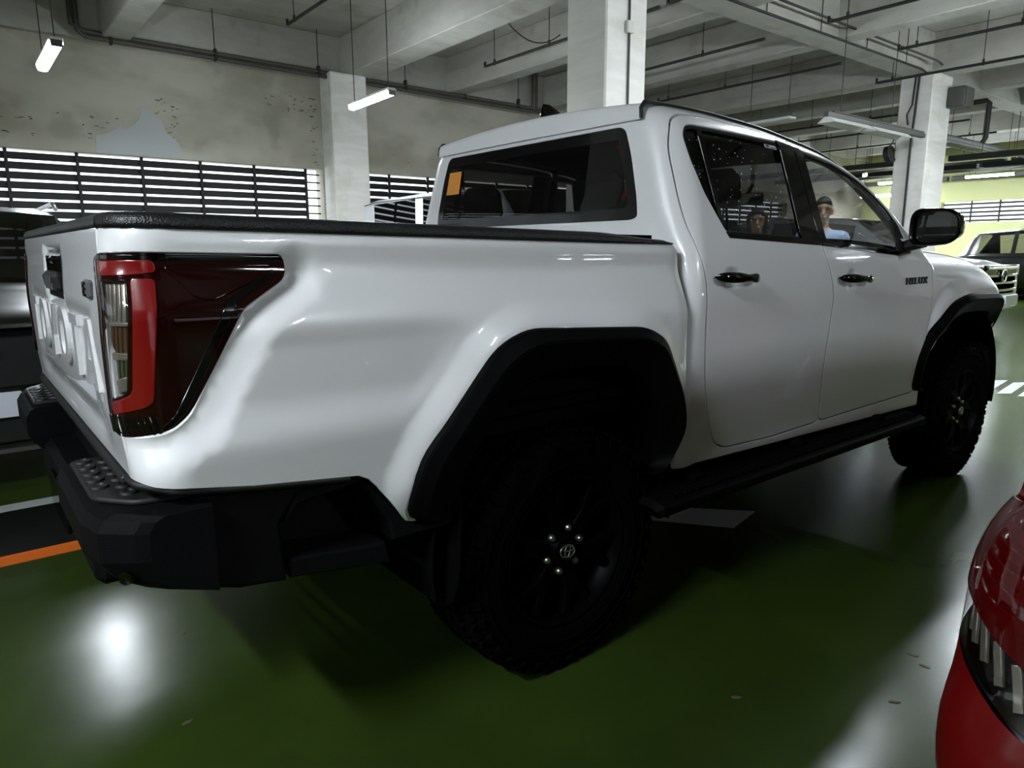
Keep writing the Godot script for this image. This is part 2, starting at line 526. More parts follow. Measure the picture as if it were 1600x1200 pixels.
func louvres() -> void:
	var slat_mesh := {}
	var make := func(called: String, x0: float, x1: float, y0: float, y1: float, xs: Array, turn: float, origin: Vector3, thin_from: float, thin_to: float, pitch: float, deep: float) -> void:
		var root := Node3D.new()
		root.name = called
		add_child(root)
		root.set_meta("kind", "structure")
		root.position = origin
		root.rotation.y = turn
		part(root, "sill", bx(Vector3(x0, y0 - 0.03, -0.04), Vector3(x1, y0 + 0.0, 0.04)), M.slat_dark)
		for k in xs.size():
			part(root, "mullion", bx(Vector3(xs[k] - 0.022, y0, -0.005), Vector3(xs[k] + 0.022, y1, 0.035), 0.004), M.slat_dark)
		var ends: Array = [x0] + xs + [x1]
		for k in ends.size() - 1:
			var a: float = ends[k] + 0.012
			var b: float = ends[k + 1] - 0.012
			if b - a < 0.06:
				continue
			var thin: bool = (a + b) * 0.5 > thin_from and (a + b) * 0.5 < thin_to
			var key := "%.3f%s%.3f" % [b - a, thin, deep]
			if not slat_mesh.has(key):
				var mb := MB.new()
				mb.box(Transform3D(Basis(Vector3.RIGHT, -0.18), Vector3.ZERO), Vector3(b - a, 0.024 if thin else deep, 0.014), 0.003)
				slat_mesh[key] = mb.mesh(M.slat_dark)
			var y := y1 - pitch * 0.66
			while y > y0:
				var o := part_mesh(root, "slat", slat_mesh[key])
				o.position = Vector3((a + b) / 2, y, -0.02)
				y -= pitch
	var xs := []
	for k in 9:
		xs.append(-3.14 + k * 0.86)
	xs.append(3.78)
	xs.erase(xs[8])
	make.call("window_1", -3.6, 4.06, 1.15, 2.73, xs, 0.0, Vector3(0, 0, WALL_Z - 0.12), 3.78, 4.06, 0.1345, 0.103)
	xs = []
	for k in 8:
		xs.append(5.44 + k * 0.86)
	make.call("window_2", 4.77, 12.2, 1.15, 2.73, xs, 0.0, Vector3(0, 0, WALL_Z - 0.12), 90.0, 90.0, 0.1345, 0.103)
	xs = []
	for k in 7:
		xs.append(13.7 + k * 0.8)
	make.call("window_6", 12.9, 19.2, 1.15, 2.73, xs, 0.0, Vector3(0, 0, WALL_Z - 0.12), 90.0, 90.0, 0.1345, 0.103)
	xs = []
	for k in 7:
		xs.append(-11.4 + k * 1.1)
	make.call("window_3", -12.2, -4.25, 1.15, 2.73, xs, 0.0, Vector3(0, 0, WALL_Z - 0.12), 90.0, 90.0, 0.1345, 0.103)
	xs = []
	for k in 8:
		xs.append(-6.5 + k * 0.78)
	for k in 3:
		xs.append(0.4 + k * 0.9)
	# far end, turned to run along z
	make.call("window_4", -7.35, 3.0, 2.12, 2.78, xs, -PI / 2, Vector3(FAR_X + 0.12, 0, 0), 90.0, 90.0, 0.128, 0.06)
	xs = []
	for k in 5:
		xs.append(-8.0 + k * 0.95)
	make.call("window_5", -9.0, -3.2, 1.15, 2.73, xs, -PI / 2, Vector3(BACK_X - 0.12, 0, 0), 90.0, 90.0, 0.1345, 0.08)


func build_ceiling() -> void:
	struct("ceiling", bx(Vector3(BACK_X - 0.3, SLAB_Y, WALL_Z - 0.3), Vector3(FAR_X + 0.3, SLAB_Y + 0.3, NEAR_Z + 0.3)), M.concrete)
	var n := 1
	for b in [[-10.5, 0.35], [-7.2, 0.35], [-3.95, 0.48], [-1.5, 0.35], [0.72, 0.36], [4.42, 0.5], [6.62, 0.34], [9.1, 0.34], [12.35, 0.5], [14.6, 0.34], [16.9, 0.34], [20.3, 0.5], [22.4, 0.34]]:
		struct("trim_%d" % n, bx(Vector3(b[0], BEAM_Y, WALL_Z + 0.14), Vector3(b[0] + b[1], SLAB_Y, NEAR_Z), 0.012), M.concrete)
		n += 1
	for g in [[-3.66, -3.26], [4.6, 5.0]]:
		struct("trim_%d" % n, bx(Vector3(BACK_X, BEAM_Y - 0.02, g[0]), Vector3(FAR_X, SLAB_Y, g[1]), 0.015), M.concrete)
		n += 1
	# columns
	var col := func(called: String, x0: float, x1: float, z0: float, z1: float, label: String, m: Material) -> Node3D:
		var o := part(self, called, bx(Vector3(x0, 0, z0), Vector3(x1, BEAM_Y, z1), 0.018), m)
		tag(o, label, "column")
		return o
	var c1: Node3D = col.call("column", 4.24, 4.87, -3.75, -3.15, "thick white square column with conduit rising behind the pickup cab roof", M.paint_column)
	var c2: Node3D = col.call("column", 12.2, 13.0, -3.7, -3.15, "white square column ahead of the pickup with round speaker on its side", M.paint_column)
	var c3: Node3D = col.call("column", 4.08, 4.75, WALL_Z + 0.0, WALL_Z + 0.45, "white pilaster against the louvred wall between the two louvre openings", M.paint_column)
	col.call("column", -3.95, -3.35, -3.75, -3.15, "white square column behind the pickup tailgate beside the walkway", M.paint_column)
	col.call("column", 4.4, 5.0, 4.5, 5.1, "white square column beside the red hatchback bay", M.paint_column)
	col.call("column", 12.3, 12.9, 4.5, 5.1, "white square column across the lane from the silver vehicle", M.paint_column)
	col.call("column", -3.95, -3.35, 4.5, 5.1, "white square column at the back of the near parking bay", M.paint_column)
	c3.name = c3.name
	# fittings on the columns are things of their own
	var mb := MB.new()
	mb.tube([Vector3(4.575, 1.6, -3.13), Vector3(4.57, 3.5, -3.13), Vector3(4.56, BEAM_Y, -3.13)], 0.012, 8)
	var cd := thing("conduit", "thin grey vertical conduit with junction box on the thick column", "conduit", Vector3.ZERO)
	part(cd, "pipe", mb, M.steel_grey)
	part(cd, "junction_box", bx(Vector3(4.515, 3.56, -3.15), Vector3(4.615, 3.68, -3.1), 0.008), M.fixture_white)
	mb = MB.new()
	mb.tube([Vector3(12.175, 0.9, -3.42), Vector3(12.175, 3.2, -3.42), Vector3(12.175, 3.6, -3.4), Vector3(12.175, BEAM_Y, -3.38)], 0.02, 8)
	mb.tube([Vector3(12.18, 3.45, -3.5), Vector3(12.15, 3.62, -3.52), Vector3(12.18, 3.78, -3.46), Vector3(12.18, BEAM_Y - 0.02, -3.44)], 0.014, 8)
	var cd2 := thing("conduit", "dark cables running down the column ahead of the pickup", "conduit")
	part(cd2, "pipe", mb, M.pipe_dark)
	var sk := thing("wall_speaker", "round dark speaker mounted on the column ahead of the pickup", "speaker", Vector3(12.1, 2.97, -3.74), 0.0)
	mb = MB.new()
	mb.lathe([Vector2(0, -0.07), Vector2(0.10, -0.07), Vector2(0.15, -0.04), Vector2(0.155, 0.05), Vector2(0.13, 0.06), Vector2(0.12, 0.045), Vector2(0, 0.05)], Transform3D(Basis(Vector3(1, 0, 0), -0.2), Vector3.ZERO), 24)
	part(sk, "shell", mb, M.pipe_dark)
	mb = MB.new()
	mb.tube([Vector3(0, 0.1, -0.02), Vector3(0.03, 0.25, 0.05), Vector3(0.09, 0.4, 0.2)], 0.012, 6)
	part(sk, "bracket", mb, M.pipe_dark)
	var jb := thing("equipment_box", "grey metal box fixed high on the column ahead of the pickup", "box", Vector3(12.98, 3.92, -3.0))
	part(jb, "body", bx(Vector3(-0.2, -0.17, -0.14), Vector3(0.2, 0.17, 0.14), 0.015), M.steel_grey)
	part(jb, "lid", bx(Vector3(-0.18, -0.15, 0.14), Vector3(0.18, 0.15, 0.155), 0.006), M.pipe_grey)

func build_lamps() -> void:
	# a slim sealed luminaire on two drop rods; its light is an area light just under the diffuser
	var dif := MB.new()
	var prof := []
	for k in 13:
		var a := PI * k / 12.0
		prof.append(Vector2(cos(a) * 0.058, -sin(a) * 0.05))
	var rows := []
	for e in [-0.585, -0.57, 0.57, 0.585]:
		var s := 0.75 if absf(e) > 0.58 else 1.0
		var row := []
		for p in prof:
			row.append(Vector3(p.x * s, p.y * s, e))
		rows.append(row)
	dif.grid(rows)
	for e in [0, 3]:
		for k in range(1, 12):
			dif.ft(rows[e][0], rows[e][k], rows[e][k + 1], Vector3(0, 0, -1 if e == 0 else 1))
	dif.fq(rows[0][0], rows[0][12], rows[3][12], rows[3][0], Vector3.UP)
	var dif_mesh := dif.mesh(M.lamp_tube)
	var hous_mesh := bx(Vector3(-0.062, 0.002, -0.6), Vector3(0.062, 0.045, 0.6), 0.012).mesh(M.fixture_white)
	var cap_mesh := bx(Vector3(-0.05, -0.045, -0.008), Vector3(0.05, 0.02, 0.008), 0.005).mesh(M.steel_grey)
	var rod := MB.new()
	rod.tube([Vector3(0, 0.03, 0), Vector3(0, SLAB_Y - 3.27, 0)], 0.006, 6)
	var rod_mesh := rod.mesh(M.pipe_dark)
	var idx := 0
	var make := func(p: Vector3, turn: float, label: String, group: String) -> void:
		var t := thing("tube_light", label, "light", p, turn, group)
		part_mesh(t, "housing", hous_mesh)
		part_mesh(t, "diffuser", dif_mesh, "glowing white tube")
		for s in [-1, 1]:
			part_mesh(t, "end_cap", cap_mesh).position = Vector3(0, 0, 0.594 * s)
			var dr := part_mesh(t, "drop_rod", rod_mesh)
			dr.position = Vector3(0, 0, 0.5 * s)
			dr.scale.y = (SLAB_Y - p.y) / (SLAB_Y - 3.27)
		var l := AreaLight3D.new()
		l.name = "tube_glow"
		l.area_size = Vector2(0.1, 1.15)
		l.light_energy = LAMP_ENERGY
		l.light_color = Color(0.95, 0.98, 1.0)
		l.area_range = 40.0
		l.shadow_enabled = true
		t.add_child(l, true)
		l.position = Vector3(0, -0.06, 0)
		l.rotation.x = -PI / 2
	make.call(Vector3(-0.33, 3.25, -6.45), 0.0, "lit white tube light hanging over the black vehicle", "")
	make.call(Vector3(3.22, 3.25, -6.4), -0.03, "lit white tube light hanging in front of the white wall pilaster", "")
	var said := {"-0.35": "lit tube light over the lane ahead of the pickup", "1.75": "lit tube light over the lane behind the pickup tailgate", "6.20": "lit tube light over the bays across from the red hatchback"}
	for r in LAMP_ROWS:
		for k in r[3]:
			make.call(Vector3(r[1] + k * r[2], r[4], r[0]), PI / 2 if r[0] < 0.0 else 0.0, said["%.2f" % r[0]], "tube lights over the bays")
	for p in [Vector3(21.4, 3.3, -7.6), Vector3(21.4, 3.3, -5.2), Vector3(21.4, 3.3, -2.2), Vector3(21.4, 3.3, 1.2), Vector3(17.2, 3.3, 1.0), Vector3(18.4, 3.3, -6.6), Vector3(18.4, 3.3, -1.8), Vector3(22.4, 3.0, -8.6)]:
		make.call(p, 0.0, "lit tube light near the lime green end wall", "tube lights by the end wall")

func build_services() -> void:
	# sprinkler pipes along z with hanger rods
	var pipes := [[2.86, 4.5, -8.15, -4.2], [5.76, 4.2, -7.32, -3.75], [7.95, 4.2, -7.6, -3.7], [10.1, 4.2, -7.41, -3.7], [5.74, 4.2, -3.6, 3.0], [7.95, 4.2, -2.78, 4.0], [10.0, 4.2, -2.79, 4.0], [11.0, 4.0, -3.55, 4.0], [14.2, 4.0, -8.0, -3.9], [16.0, 4.0, -8.6, -3.9], [17.6, 3.9, -8.6, -3.9]]
	var words := ["dark pipe stub hung near the ceiling between the two lit tube lights", "dark sprinkler pipe hung to the left of the thick column by the white wall pilaster", "dark sprinkler pipe hung just beyond the thick column, under the wall side of the slab", "second dark sprinkler pipe beyond the thick column, under the wall side of the slab", "dark sprinkler pipe over the lane beside the thick column top", "dark sprinkler pipe over the lane, crossing under the middle of the girder", "second dark sprinkler pipe over the lane past the girder middle", "long dark sprinkler pipe over the lane just before the column ahead", "dark sprinkler pipe just past the column ahead", "second dark sprinkler pipe past the column ahead", "third dark sprinkler pipe past the column ahead"]
	var which := -1
	for p in pipes:
		which += 1
		var t := thing("sprinkler_pipe", words[which], "pipe", Vector3(p[0], p[1], 0), 0.0, "sprinkler pipes under the slab")
		var mb := MB.new()
		mb.tube([Vector3(0, 0.07, p[2]), Vector3(0, 0.0, p[2]), Vector3(0, 0, p[2] + 0.05), Vector3(0, 0, p[3])], 0.022, 8)
		part(t, "pipe", mb, M.pipe_dark)
		var z: float = p[2] + 0.25
		var k := 0
		while z < p[3] and k < 5:
			var r := MB.new()
			r.tube([Vector3(0, 0, z), Vector3(0, SLAB_Y - p[1], z)], 0.006, 5)
			r.box(at(Vector3(0, 0.02, z)), Vector3(0.03, 0.09, 0.03), 0.004)
			part(t, "hanger_rod", r, M.pipe_dark)
			z += 1.3
			k += 1
	# long double pipe on the louvred wall
	var w := thing("wall_pipe", "pair of long dark pipes hung along the louvred wall", "pipe")
	for dy in [0.0, 0.07]:
		var mb := MB.new()
		mb.tube([Vector3(0.42 - dy, SLAB_Y, WALL_Z + 0.3), Vector3(0.42 - dy, 4.33 + dy, WALL_Z + 0.3), Vector3(0.5, 4.26 + dy, WALL_Z + 0.3), Vector3(9.0, 4.17 + dy, WALL_Z + 0.3)], 0.032, 8)
		part(w, "pipe", mb, M.pipe_grey)
	for x in [0.83, 2.26, 3.94, 5.62, 6.95, 8.29]:
		var mb := MB.new()
		mb.tube([Vector3(x, 4.22, WALL_Z + 0.3), Vector3(x, SLAB_Y, WALL_Z + 0.3)], 0.008, 6)
		mb.box(at(Vector3(x, 4.29, WALL_Z + 0.3)), Vector3(0.04, 0.18, 0.09), 0.01)
		part(w, "hanger_rod", mb, M.pipe_dark)
	var riser := MB.new()
	riser.tube([Vector3(8.68, 4.2, WALL_Z + 0.3), Vector3(8.68, SLAB_Y, WALL_Z + 0.3)], 0.03, 8)
	riser.tube([Vector3(8.78, 4.2, WALL_Z + 0.3), Vector3(8.78, SLAB_Y, WALL_Z + 0.3)], 0.03, 8)
	part(w, "riser", riser, M.pipe_grey)
	# conduits along the girder
	var g := thing("girder_conduit", "two thin conduits running along the ceiling girder", "conduit")
	for q in [[-3.24, 4.29], [-3.0, 4.37]]:
		var mb := MB.new()
		mb.tube([Vector3(2.0, q[1], q[0]), Vector3(11.9, q[1], q[0]), Vector3(12.1, q[1] - 0.03, q[0])], 0.016, 6)
		part(g, "pipe", mb, M.pipe_dark)
	for k in 7:
		var mb := MB.new()
		mb.tube([Vector3(3.2 + k * 1.35, 4.29, -3.24), Vector3(3.2 + k * 1.35, SLAB_Y, -3.24)], 0.007, 5)
		part(g, "hanger_rod", mb, M.pipe_dark)
	var cb := MB.new()
	var pts := []
	for k in 13:
		var s := k / 12.0
		pts.append(Vector3(5.35 + s * 1.1, 4.62 - 0.22 * 4.0 * s * (1.0 - s) - 0.05 * s, -6.3))
	cb.tube(pts, 0.009, 6)
	var cab := part(self, "loose_cable", cb, M.pipe_dark)
	tag(cab, "thin black cable sagging from the ceiling behind the thick column", "cable")
	# unlit twin fluorescent trunking along x
	for seg in [[8.55, 11.75, -3.05], [14.0, 19.0, -3.62]]:
		var t := thing("fluorescent_trunking", "long unlit white reflector trunking hung beside the column ahead" if seg[0] < 10.0 else "long unlit grey trunking hung beyond the column ahead", "light fixture", Vector3(seg[0], 3.4 if seg[0] > 9.0 else 3.14, seg[2]))
		var ln: float = seg[1] - seg[0]
		part(t, "trunk", bx(Vector3(0, 0.0, -0.04), Vector3(ln, 0.07, 0.04), 0.006), M.steel_grey)
		part(t, "cable_pipe", bx(Vector3(0.2, 0.075, -0.02), Vector3(ln, 0.105, 0.02), 0.01), M.pipe_grey)
		var k := 0.02
		while k + 1.2 < ln:
			var rf := MB.new()
			for s in [-1, 1]:
				rf.fq(Vector3(k, 0, 0.03 * s), Vector3(k + 1.22, 0, 0.03 * s), Vector3(k + 1.22, -0.075, 0.13 * s), Vector3(k, -0.075, 0.13 * s), Vector3(0, 1, s))
				rf.fq(Vector3(k, -0.004, 0.03 * s), Vector3(k + 1.22, -0.004, 0.03 * s), Vector3(k + 1.22, -0.08, 0.13 * s), Vector3(k, -0.08, 0.13 * s), Vector3(0, -1, -s))
			rf.ft(Vector3(k, 0, -0.03), Vector3(k, 0, 0.03), Vector3(k, -0.078, 0.13), Vector3(-1, 0, 0))
			rf.ft(Vector3(k, 0, -0.03), Vector3(k, -0.078, -0.13), Vector3(k, -0.078, 0.13), Vector3(-1, 0, 0))
			part(t, "reflector", rf, M.fixture_white)
			k += 1.3
		var x := 0.4
		while x < ln:
			var r := MB.new()
			r.tube([Vector3(x, 0.05, 0), Vector3(x, SLAB_Y - t.position.y, 0)], 0.006, 5)
			part(t, "hanger_rod", r, M.pipe_dark)
			x += 1.6
	var st := thing("fluorescent_trunking", "short unlit white batten above the far edge of the cab roof", "light fixture", Vector3(9.5, 3.4, -4.55))
	part(st, "trunk", bx(Vector3(-0.05, 0, -0.45), Vector3(0.05, 0.06, 0.45), 0.01), M.steel_grey)
	part(st, "reflector", bx(Vector3(-0.1, -0.04, -0.44), Vector3(0.1, 0.0, 0.44), 0.015), M.fixture_white)
	for s in [-0.35, 0.35]:
		var r := MB.new()
		r.tube([Vector3(0, 0.05, s), Vector3(0, SLAB_Y - 3.4, s)], 0.006, 5)
		part(st, "hanger_rod", r, M.pipe_dark)
	# dark cable trays crossing towards the end wall
	words = ["short dark cable tray hung behind the column ahead", "first long dark cable tray past the column ahead", "second long dark cable tray past the column ahead", "deep dark cable tray, third past the column ahead", "dark cable tray hung high just before the lime end wall", "dark cable tray nearest to the lime end wall"]
	which = -1
	for q in [[13.7, 3.4, 0.06, -4.4], [15.6, 3.2, 0.07, 5.0], [17.55, 3.2, 0.07, 5.0], [19.3, 3.42, 0.11, 5.0], [21.9, 3.55, 0.08, 5.0], [22.9, 3.42, 0.08, 5.0]]:
		which += 1
		var t := thing("cable_tray", words[which], "cable tray", Vector3(q[0], q[1], 0), 0.0, "cable trays before the end wall")
		var z := -9.3
		while z + 2.5 < q[3] + 0.2:
			part(t, "tray_length", bx(Vector3(-0.09, -q[2], z), Vector3(0.09, q[2] * 0.6, z + 2.5), 0.01), M.pipe_dark)
			var r := MB.new()
			r.tube([Vector3(0, 0, z + 0.6), Vector3(0, SLAB_Y - q[1], z + 0.6)], 0.008, 5)
			part(t, "hanger_rod", r, M.pipe_dark)
			z += 2.62
	var dp := thing("drain_pipe", "dark bent drain pipe dropping from the ceiling by the end bays", "pipe")
	var dm := MB.new()
	dm.tube([Vector3(13.77, SLAB_Y, -3.9), Vector3(13.77, 4.0, -3.9), Vector3(13.77, 3.95, -3.85), Vector3(13.77, 3.95, -2.85), Vector3(13.77, 3.9, -2.8), Vector3(13.77, 3.3, -2.8), Vector3(13.77, 3.22, -2.85)], 0.045, 8)
	part(dp, "pipe", dm, M.pipe_dark)

# ---------------------------------------------------------------- surfaces of the pickup
var tab := {}

func bake(key: String, nodes: Array, lo: float, hi: float, soft: float) -> void:
	var a := PackedFloat32Array()
	var cnt := 500
	for i in cnt + 1:
		var t := lo + (hi - lo) * i / cnt
		var s := 0.0
		for k in 9:
			s += lin(nodes, t + soft * (k - 4) / 4.0)
		a.append(s / 9.0)
	tab[key] = [a, lo, (hi - lo) / cnt, cnt]

func lin(nodes: Array, t: float) -> float:
	if t <= nodes[0].x:
		return nodes[0].y
	for i in nodes.size() - 1:
		if t <= nodes[i + 1].x:
			return lerpf(nodes[i].y, nodes[i + 1].y, (t - nodes[i].x) / (nodes[i + 1].x - nodes[i].x))
	return nodes[nodes.size() - 1].y

func look(key: String, t: float) -> float:
	var e: Array = tab[key]
	var f: float = clampf((t - e[1]) / e[2], 0.0, e[3] - 0.001)
	var i := int(f)
	return lerpf(e[0][i], e[0][i + 1], f - i)

func P(a: Array) -> PackedVector2Array:
	var o := PackedVector2Array()
	for k in range(0, a.size(), 2):
		o.append(Vector2(a[k], a[k + 1]))
	return o

func rounded(poly: PackedVector2Array, r: float, steps := 4) -> PackedVector2Array:
	var o := PackedVector2Array()
	var m := poly.size()
	for i in m:
		var p := poly[i]
		var a := poly[(i + m - 1) % m] - p
		var b := poly[(i + 1) % m] - p
		var d := minf(r, minf(a.length(), b.length()) * 0.45)
		var p0 := p + a.normalized() * d
		var p1 := p + b.normalized() * d
		for k in steps + 1:
			var t := float(k) / steps
			o.append(p0.lerp(p, t).lerp(p.lerp(p1, t), t))
	return o

func dense(poly: PackedVector2Array, step: float, closed := true) -> PackedVector2Array:
	var o := PackedVector2Array()
	var m := poly.size()
	for i in (m if closed else m - 1):
		var a := poly[i]
		var b := poly[(i + 1) % m]
		var c := maxi(1, ceili(a.distance_to(b) / step))
		for k in c:
			o.append(a.lerp(b, float(k) / c))
	if not closed:
		o.append(poly[m - 1])
	return o

func near_line(p: Vector2, line: PackedVector2Array, closed: bool) -> float:
	var d := 1e9
	var m := line.size()
	for i in (m if closed else m - 1):
		d = minf(d, Geometry2D.get_closest_point_to_segment(p, line[i], line[(i + 1) % m]).distance_squared_to(p))
	return sqrt(d)

const BED_UA := -1.06
var lamp_poly: PackedVector2Array
var lamp_edge: PackedVector2Array
var flare_r: PackedVector2Array
var flare_f: PackedVector2Array

func prepare_surfaces() -> void:
	bake("bw", [Vector2(.40, .850), Vector2(.62, .882), Vector2(.75, .904), Vector2(.895, .923), Vector2(1.0, .921), Vector2(1.13, .922), Vector2(1.155, .917), Vector2(1.265, .8765), Vector2(1.285, .8745), Vector2(1.335, .8765), Vector2(1.36, .864), Vector2(1.45, .84)], 0.4, 1.45, 0.013)
	bake("bx", [Vector2(.5, -1.158), Vector2(.86, -1.158), Vector2(.95, -1.168), Vector2(1.15, -1.173), Vector2(1.28, -1.166), Vector2(1.36, -1.160), Vector2(1.4, -1.160)], 0.4, 1.45, 0.04)
	bake("cw", [Vector2(.40, .850), Vector2(.50, .866), Vector2(.545, .884), Vector2(.60, .882), Vector2(.72, .893), Vector2(.9, .899), Vector2(1.05, .908), Vector2(1.13, .914), Vector2(1.20, .911), Vector2(1.28, .898), Vector2(1.34, .880), Vector2(1.38, .862), Vector2(1.5, .825), Vector2(1.8, .725), Vector2(2, .655)], 0.4, 2.0, 0.02)
	bake("cx", [Vector2(.4, .53), Vector2(1.3, .53), Vector2(1.45, .53), Vector2(1.8, .555), Vector2(2, .57)], 0.4, 2.0, 0.04)
	bake("yt", [Vector2(.3, 1.785), Vector2(.5, 1.797), Vector2(.65, 1.807), Vector2(.9, 1.806), Vector2(1.27, 1.783), Vector2(1.70, 1.722), Vector2(1.93, 1.652), Vector2(2.165, 1.507), Vector2(2.32, 1.387), Vector2(2.5, 1.24), Vector2(2.8, 1.0)], 0.3, 3.0, 0.09)
	bake("fy", [Vector2(2.2, 1.30), Vector2(2.45, 1.29), Vector2(2.8, 1.275), Vector2(3.2, 1.235), Vector2(3.45, 1.17), Vector2(3.65, 1.08), Vector2(3.9, 0.95)], 2.2, 4.0, 0.08)
	lamp_poly = rounded(P([-1.228, 1.286, -1.205, 1.297, -1.133, 1.300, -.832, 1.294, -.832, 1.246, -.935, 1.186, -1.052, .975, -1.09, .947, -1.14, .940, -1.206, .936, -1.236, .985]), 0.02)
	lamp_edge = P([-.815, 1.245, -.925, 1.18, -1.045, .965, -1.09, .935, -1.14, .925, -1.24, .925])
	flare_r = dense(rounded(P([-.577, .625, -.556, .796, -.318, 1.060, -.215, 1.100, .255, 1.072, .345, 1.03, .475, .765, .482, .665, .43, .565]), 0.07), 0.03, false)
	flare_f = dense(rounded(P([2.36, .585, 2.37, .74, 2.49, .93, 2.66, 1.035, 2.85, 1.068, 3.30, 1.055, 3.43, 1.0, 3.58, .82, 3.62, .68]), 0.07), 0.03, false)

func bed_base(u: float, y: float) -> Vector3:
	var w := look("bw", y + 0.0185 * (u + 1.18))
	return bed_wrap(u, y, w)

func bed_wrap(u: float, y: float, w: float) -> Vector3:
	if u >= BED_UA:
		return Vector3(u, y, w)
	var xr := look("bx", y)
	var r := BED_UA - xr
	var th := (BED_UA - u) / r
	if th < PI / 2:
		return Vector3(BED_UA - r * sin(th), y, w - r + r * cos(th))
	return Vector3(xr, y, w - r - (BED_UA - u - r * PI / 2))

func bed_lamp(u: float, y: float) -> Vector3:
	var w := look("bw", y + 0.0185 * (u + 1.18))
	# the lens is flatter than the flank around it
	return bed_wrap(u, y, minf(w, 0.905) - 0.016 - 0.012 * smoothstep(1.2, 0.95, y))

func bed_map(u: float, y: float) -> Vector3:
	var p := Vector2(u, y)
	var w := look("bw", y + 0.0185 * (u + 1.18))
	if u < -0.62:
		var d := near_line(p, lamp_edge, false)
		w -= 0.036 * ramp(d / 0.066)
		w -= 0.010 * smoothstep(1.165, 1.10, y) * smoothstep(0.90, 0.99, y) * smoothstep(0.0, 0.05, d)
	if u > -0.75 and y < 1.25:
		var d := near_line(p, flare_r, false)
		var inside := Geometry2D.is_point_in_polygon(p, flare_r)
		w += 0.024 * (1.0 if inside else ramp(d / 0.07)) * smoothstep(0.6, 0.75, y)
		if u < -0.25:
			w -= 0.010 * smoothstep(1.165, 1.10, y) * smoothstep(0.90, 0.99, y) * smoothstep(-0.25, -0.55, u) * smoothstep(0.03, 0.12, d) * float(u >= -0.62)
	if u > 0.44:
		w -= 0.03 * pow((u - 0.44) / 0.06, 2.0) * 0.35
	return bed_wrap(u, y, w)

func ramp(t: float) -> float:
	# a nearly straight slope with eased ends: a crisp pressed edge
	return 1.0 - lerpf(clampf(t, 0.0, 1.0), smoothstep(0.0, 1.0, t), 0.45)

func cab_r(y: float) -> float:
	return lerpf(0.055, 0.125, smoothstep(1.2, 1.5, y))

func cab_end(y: float) -> float:
	return look("cx", y) - 0.5708 * cab_r(y)

func cab_width(u: float, y: float) -> float:
	var w := look("cw", y + 0.02 * (maxf(u, 0.5) - 0.6))
	var d := look("yt", maxf(u, 0.5)) - y
	if d < 0.09:
		w -= 0.08 * pow(1.0 - d / 0.09, 2.0)
	return w

func cab_map(u: float, y: float) -> Vector3:
	var w := cab_width(u, y)
	var xr := look("cx", y)
	var r := cab_r(y)
	var ua := xr + r
	if u >= ua:
		return Vector3(u, y, w)
	var th := (ua - u) / r
	if th < PI / 2:
		return Vector3(ua - r * sin(th), y, w - r + r * cos(th))
	return Vector3(xr, y, w - r - (ua - u - r * PI / 2))

const CUPS := [Vector2(0.755, 1.205), Vector2(1.605, 1.178)]

func door_map(u: float, y: float) -> Vector3:
	var p := cab_map(u, y)
	for c in CUPS:
		var q := Vector2((u - c.x) / 0.062, (y - c.y) / 0.042)
		var d := q.length_squared()
		if d < 1.0:
			p.z -= 0.03 * (1.0 - d) * (1.0 - d)
	return p

func fender_map(u: float, y: float) -> Vector3:
	var w := look("cw", y + 0.02 * (u - 0.6))
	w = minf(w, look("cw", 1.1)) - 0.012
	if y > 1.13:
		w = lerpf(0.905, 0.885, smoothstep(1.13, 1.3, y))
	var d := look("fy", u) - y
	if d < 0.13:
		w -= 0.10 * pow(1.0 - d / 0.13, 2.0)
	var p := Vector2(u, y)
	var fd := near_line(p, flare_f, false)
	var inside := Geometry2D.is_point_in_polygon(p, flare_f)
	w += 0.03 * (1.0 if inside else 1.0 - smoothstep(0.0, 0.10, fd)) * smoothstep(0.6, 0.75, y) * smoothstep(2.4, 2.55, u)
	if u > 3.25:
		w -= 0.30 * pow((u - 3.25) / 0.5, 2.2)
	return Vector3(u, y, w)

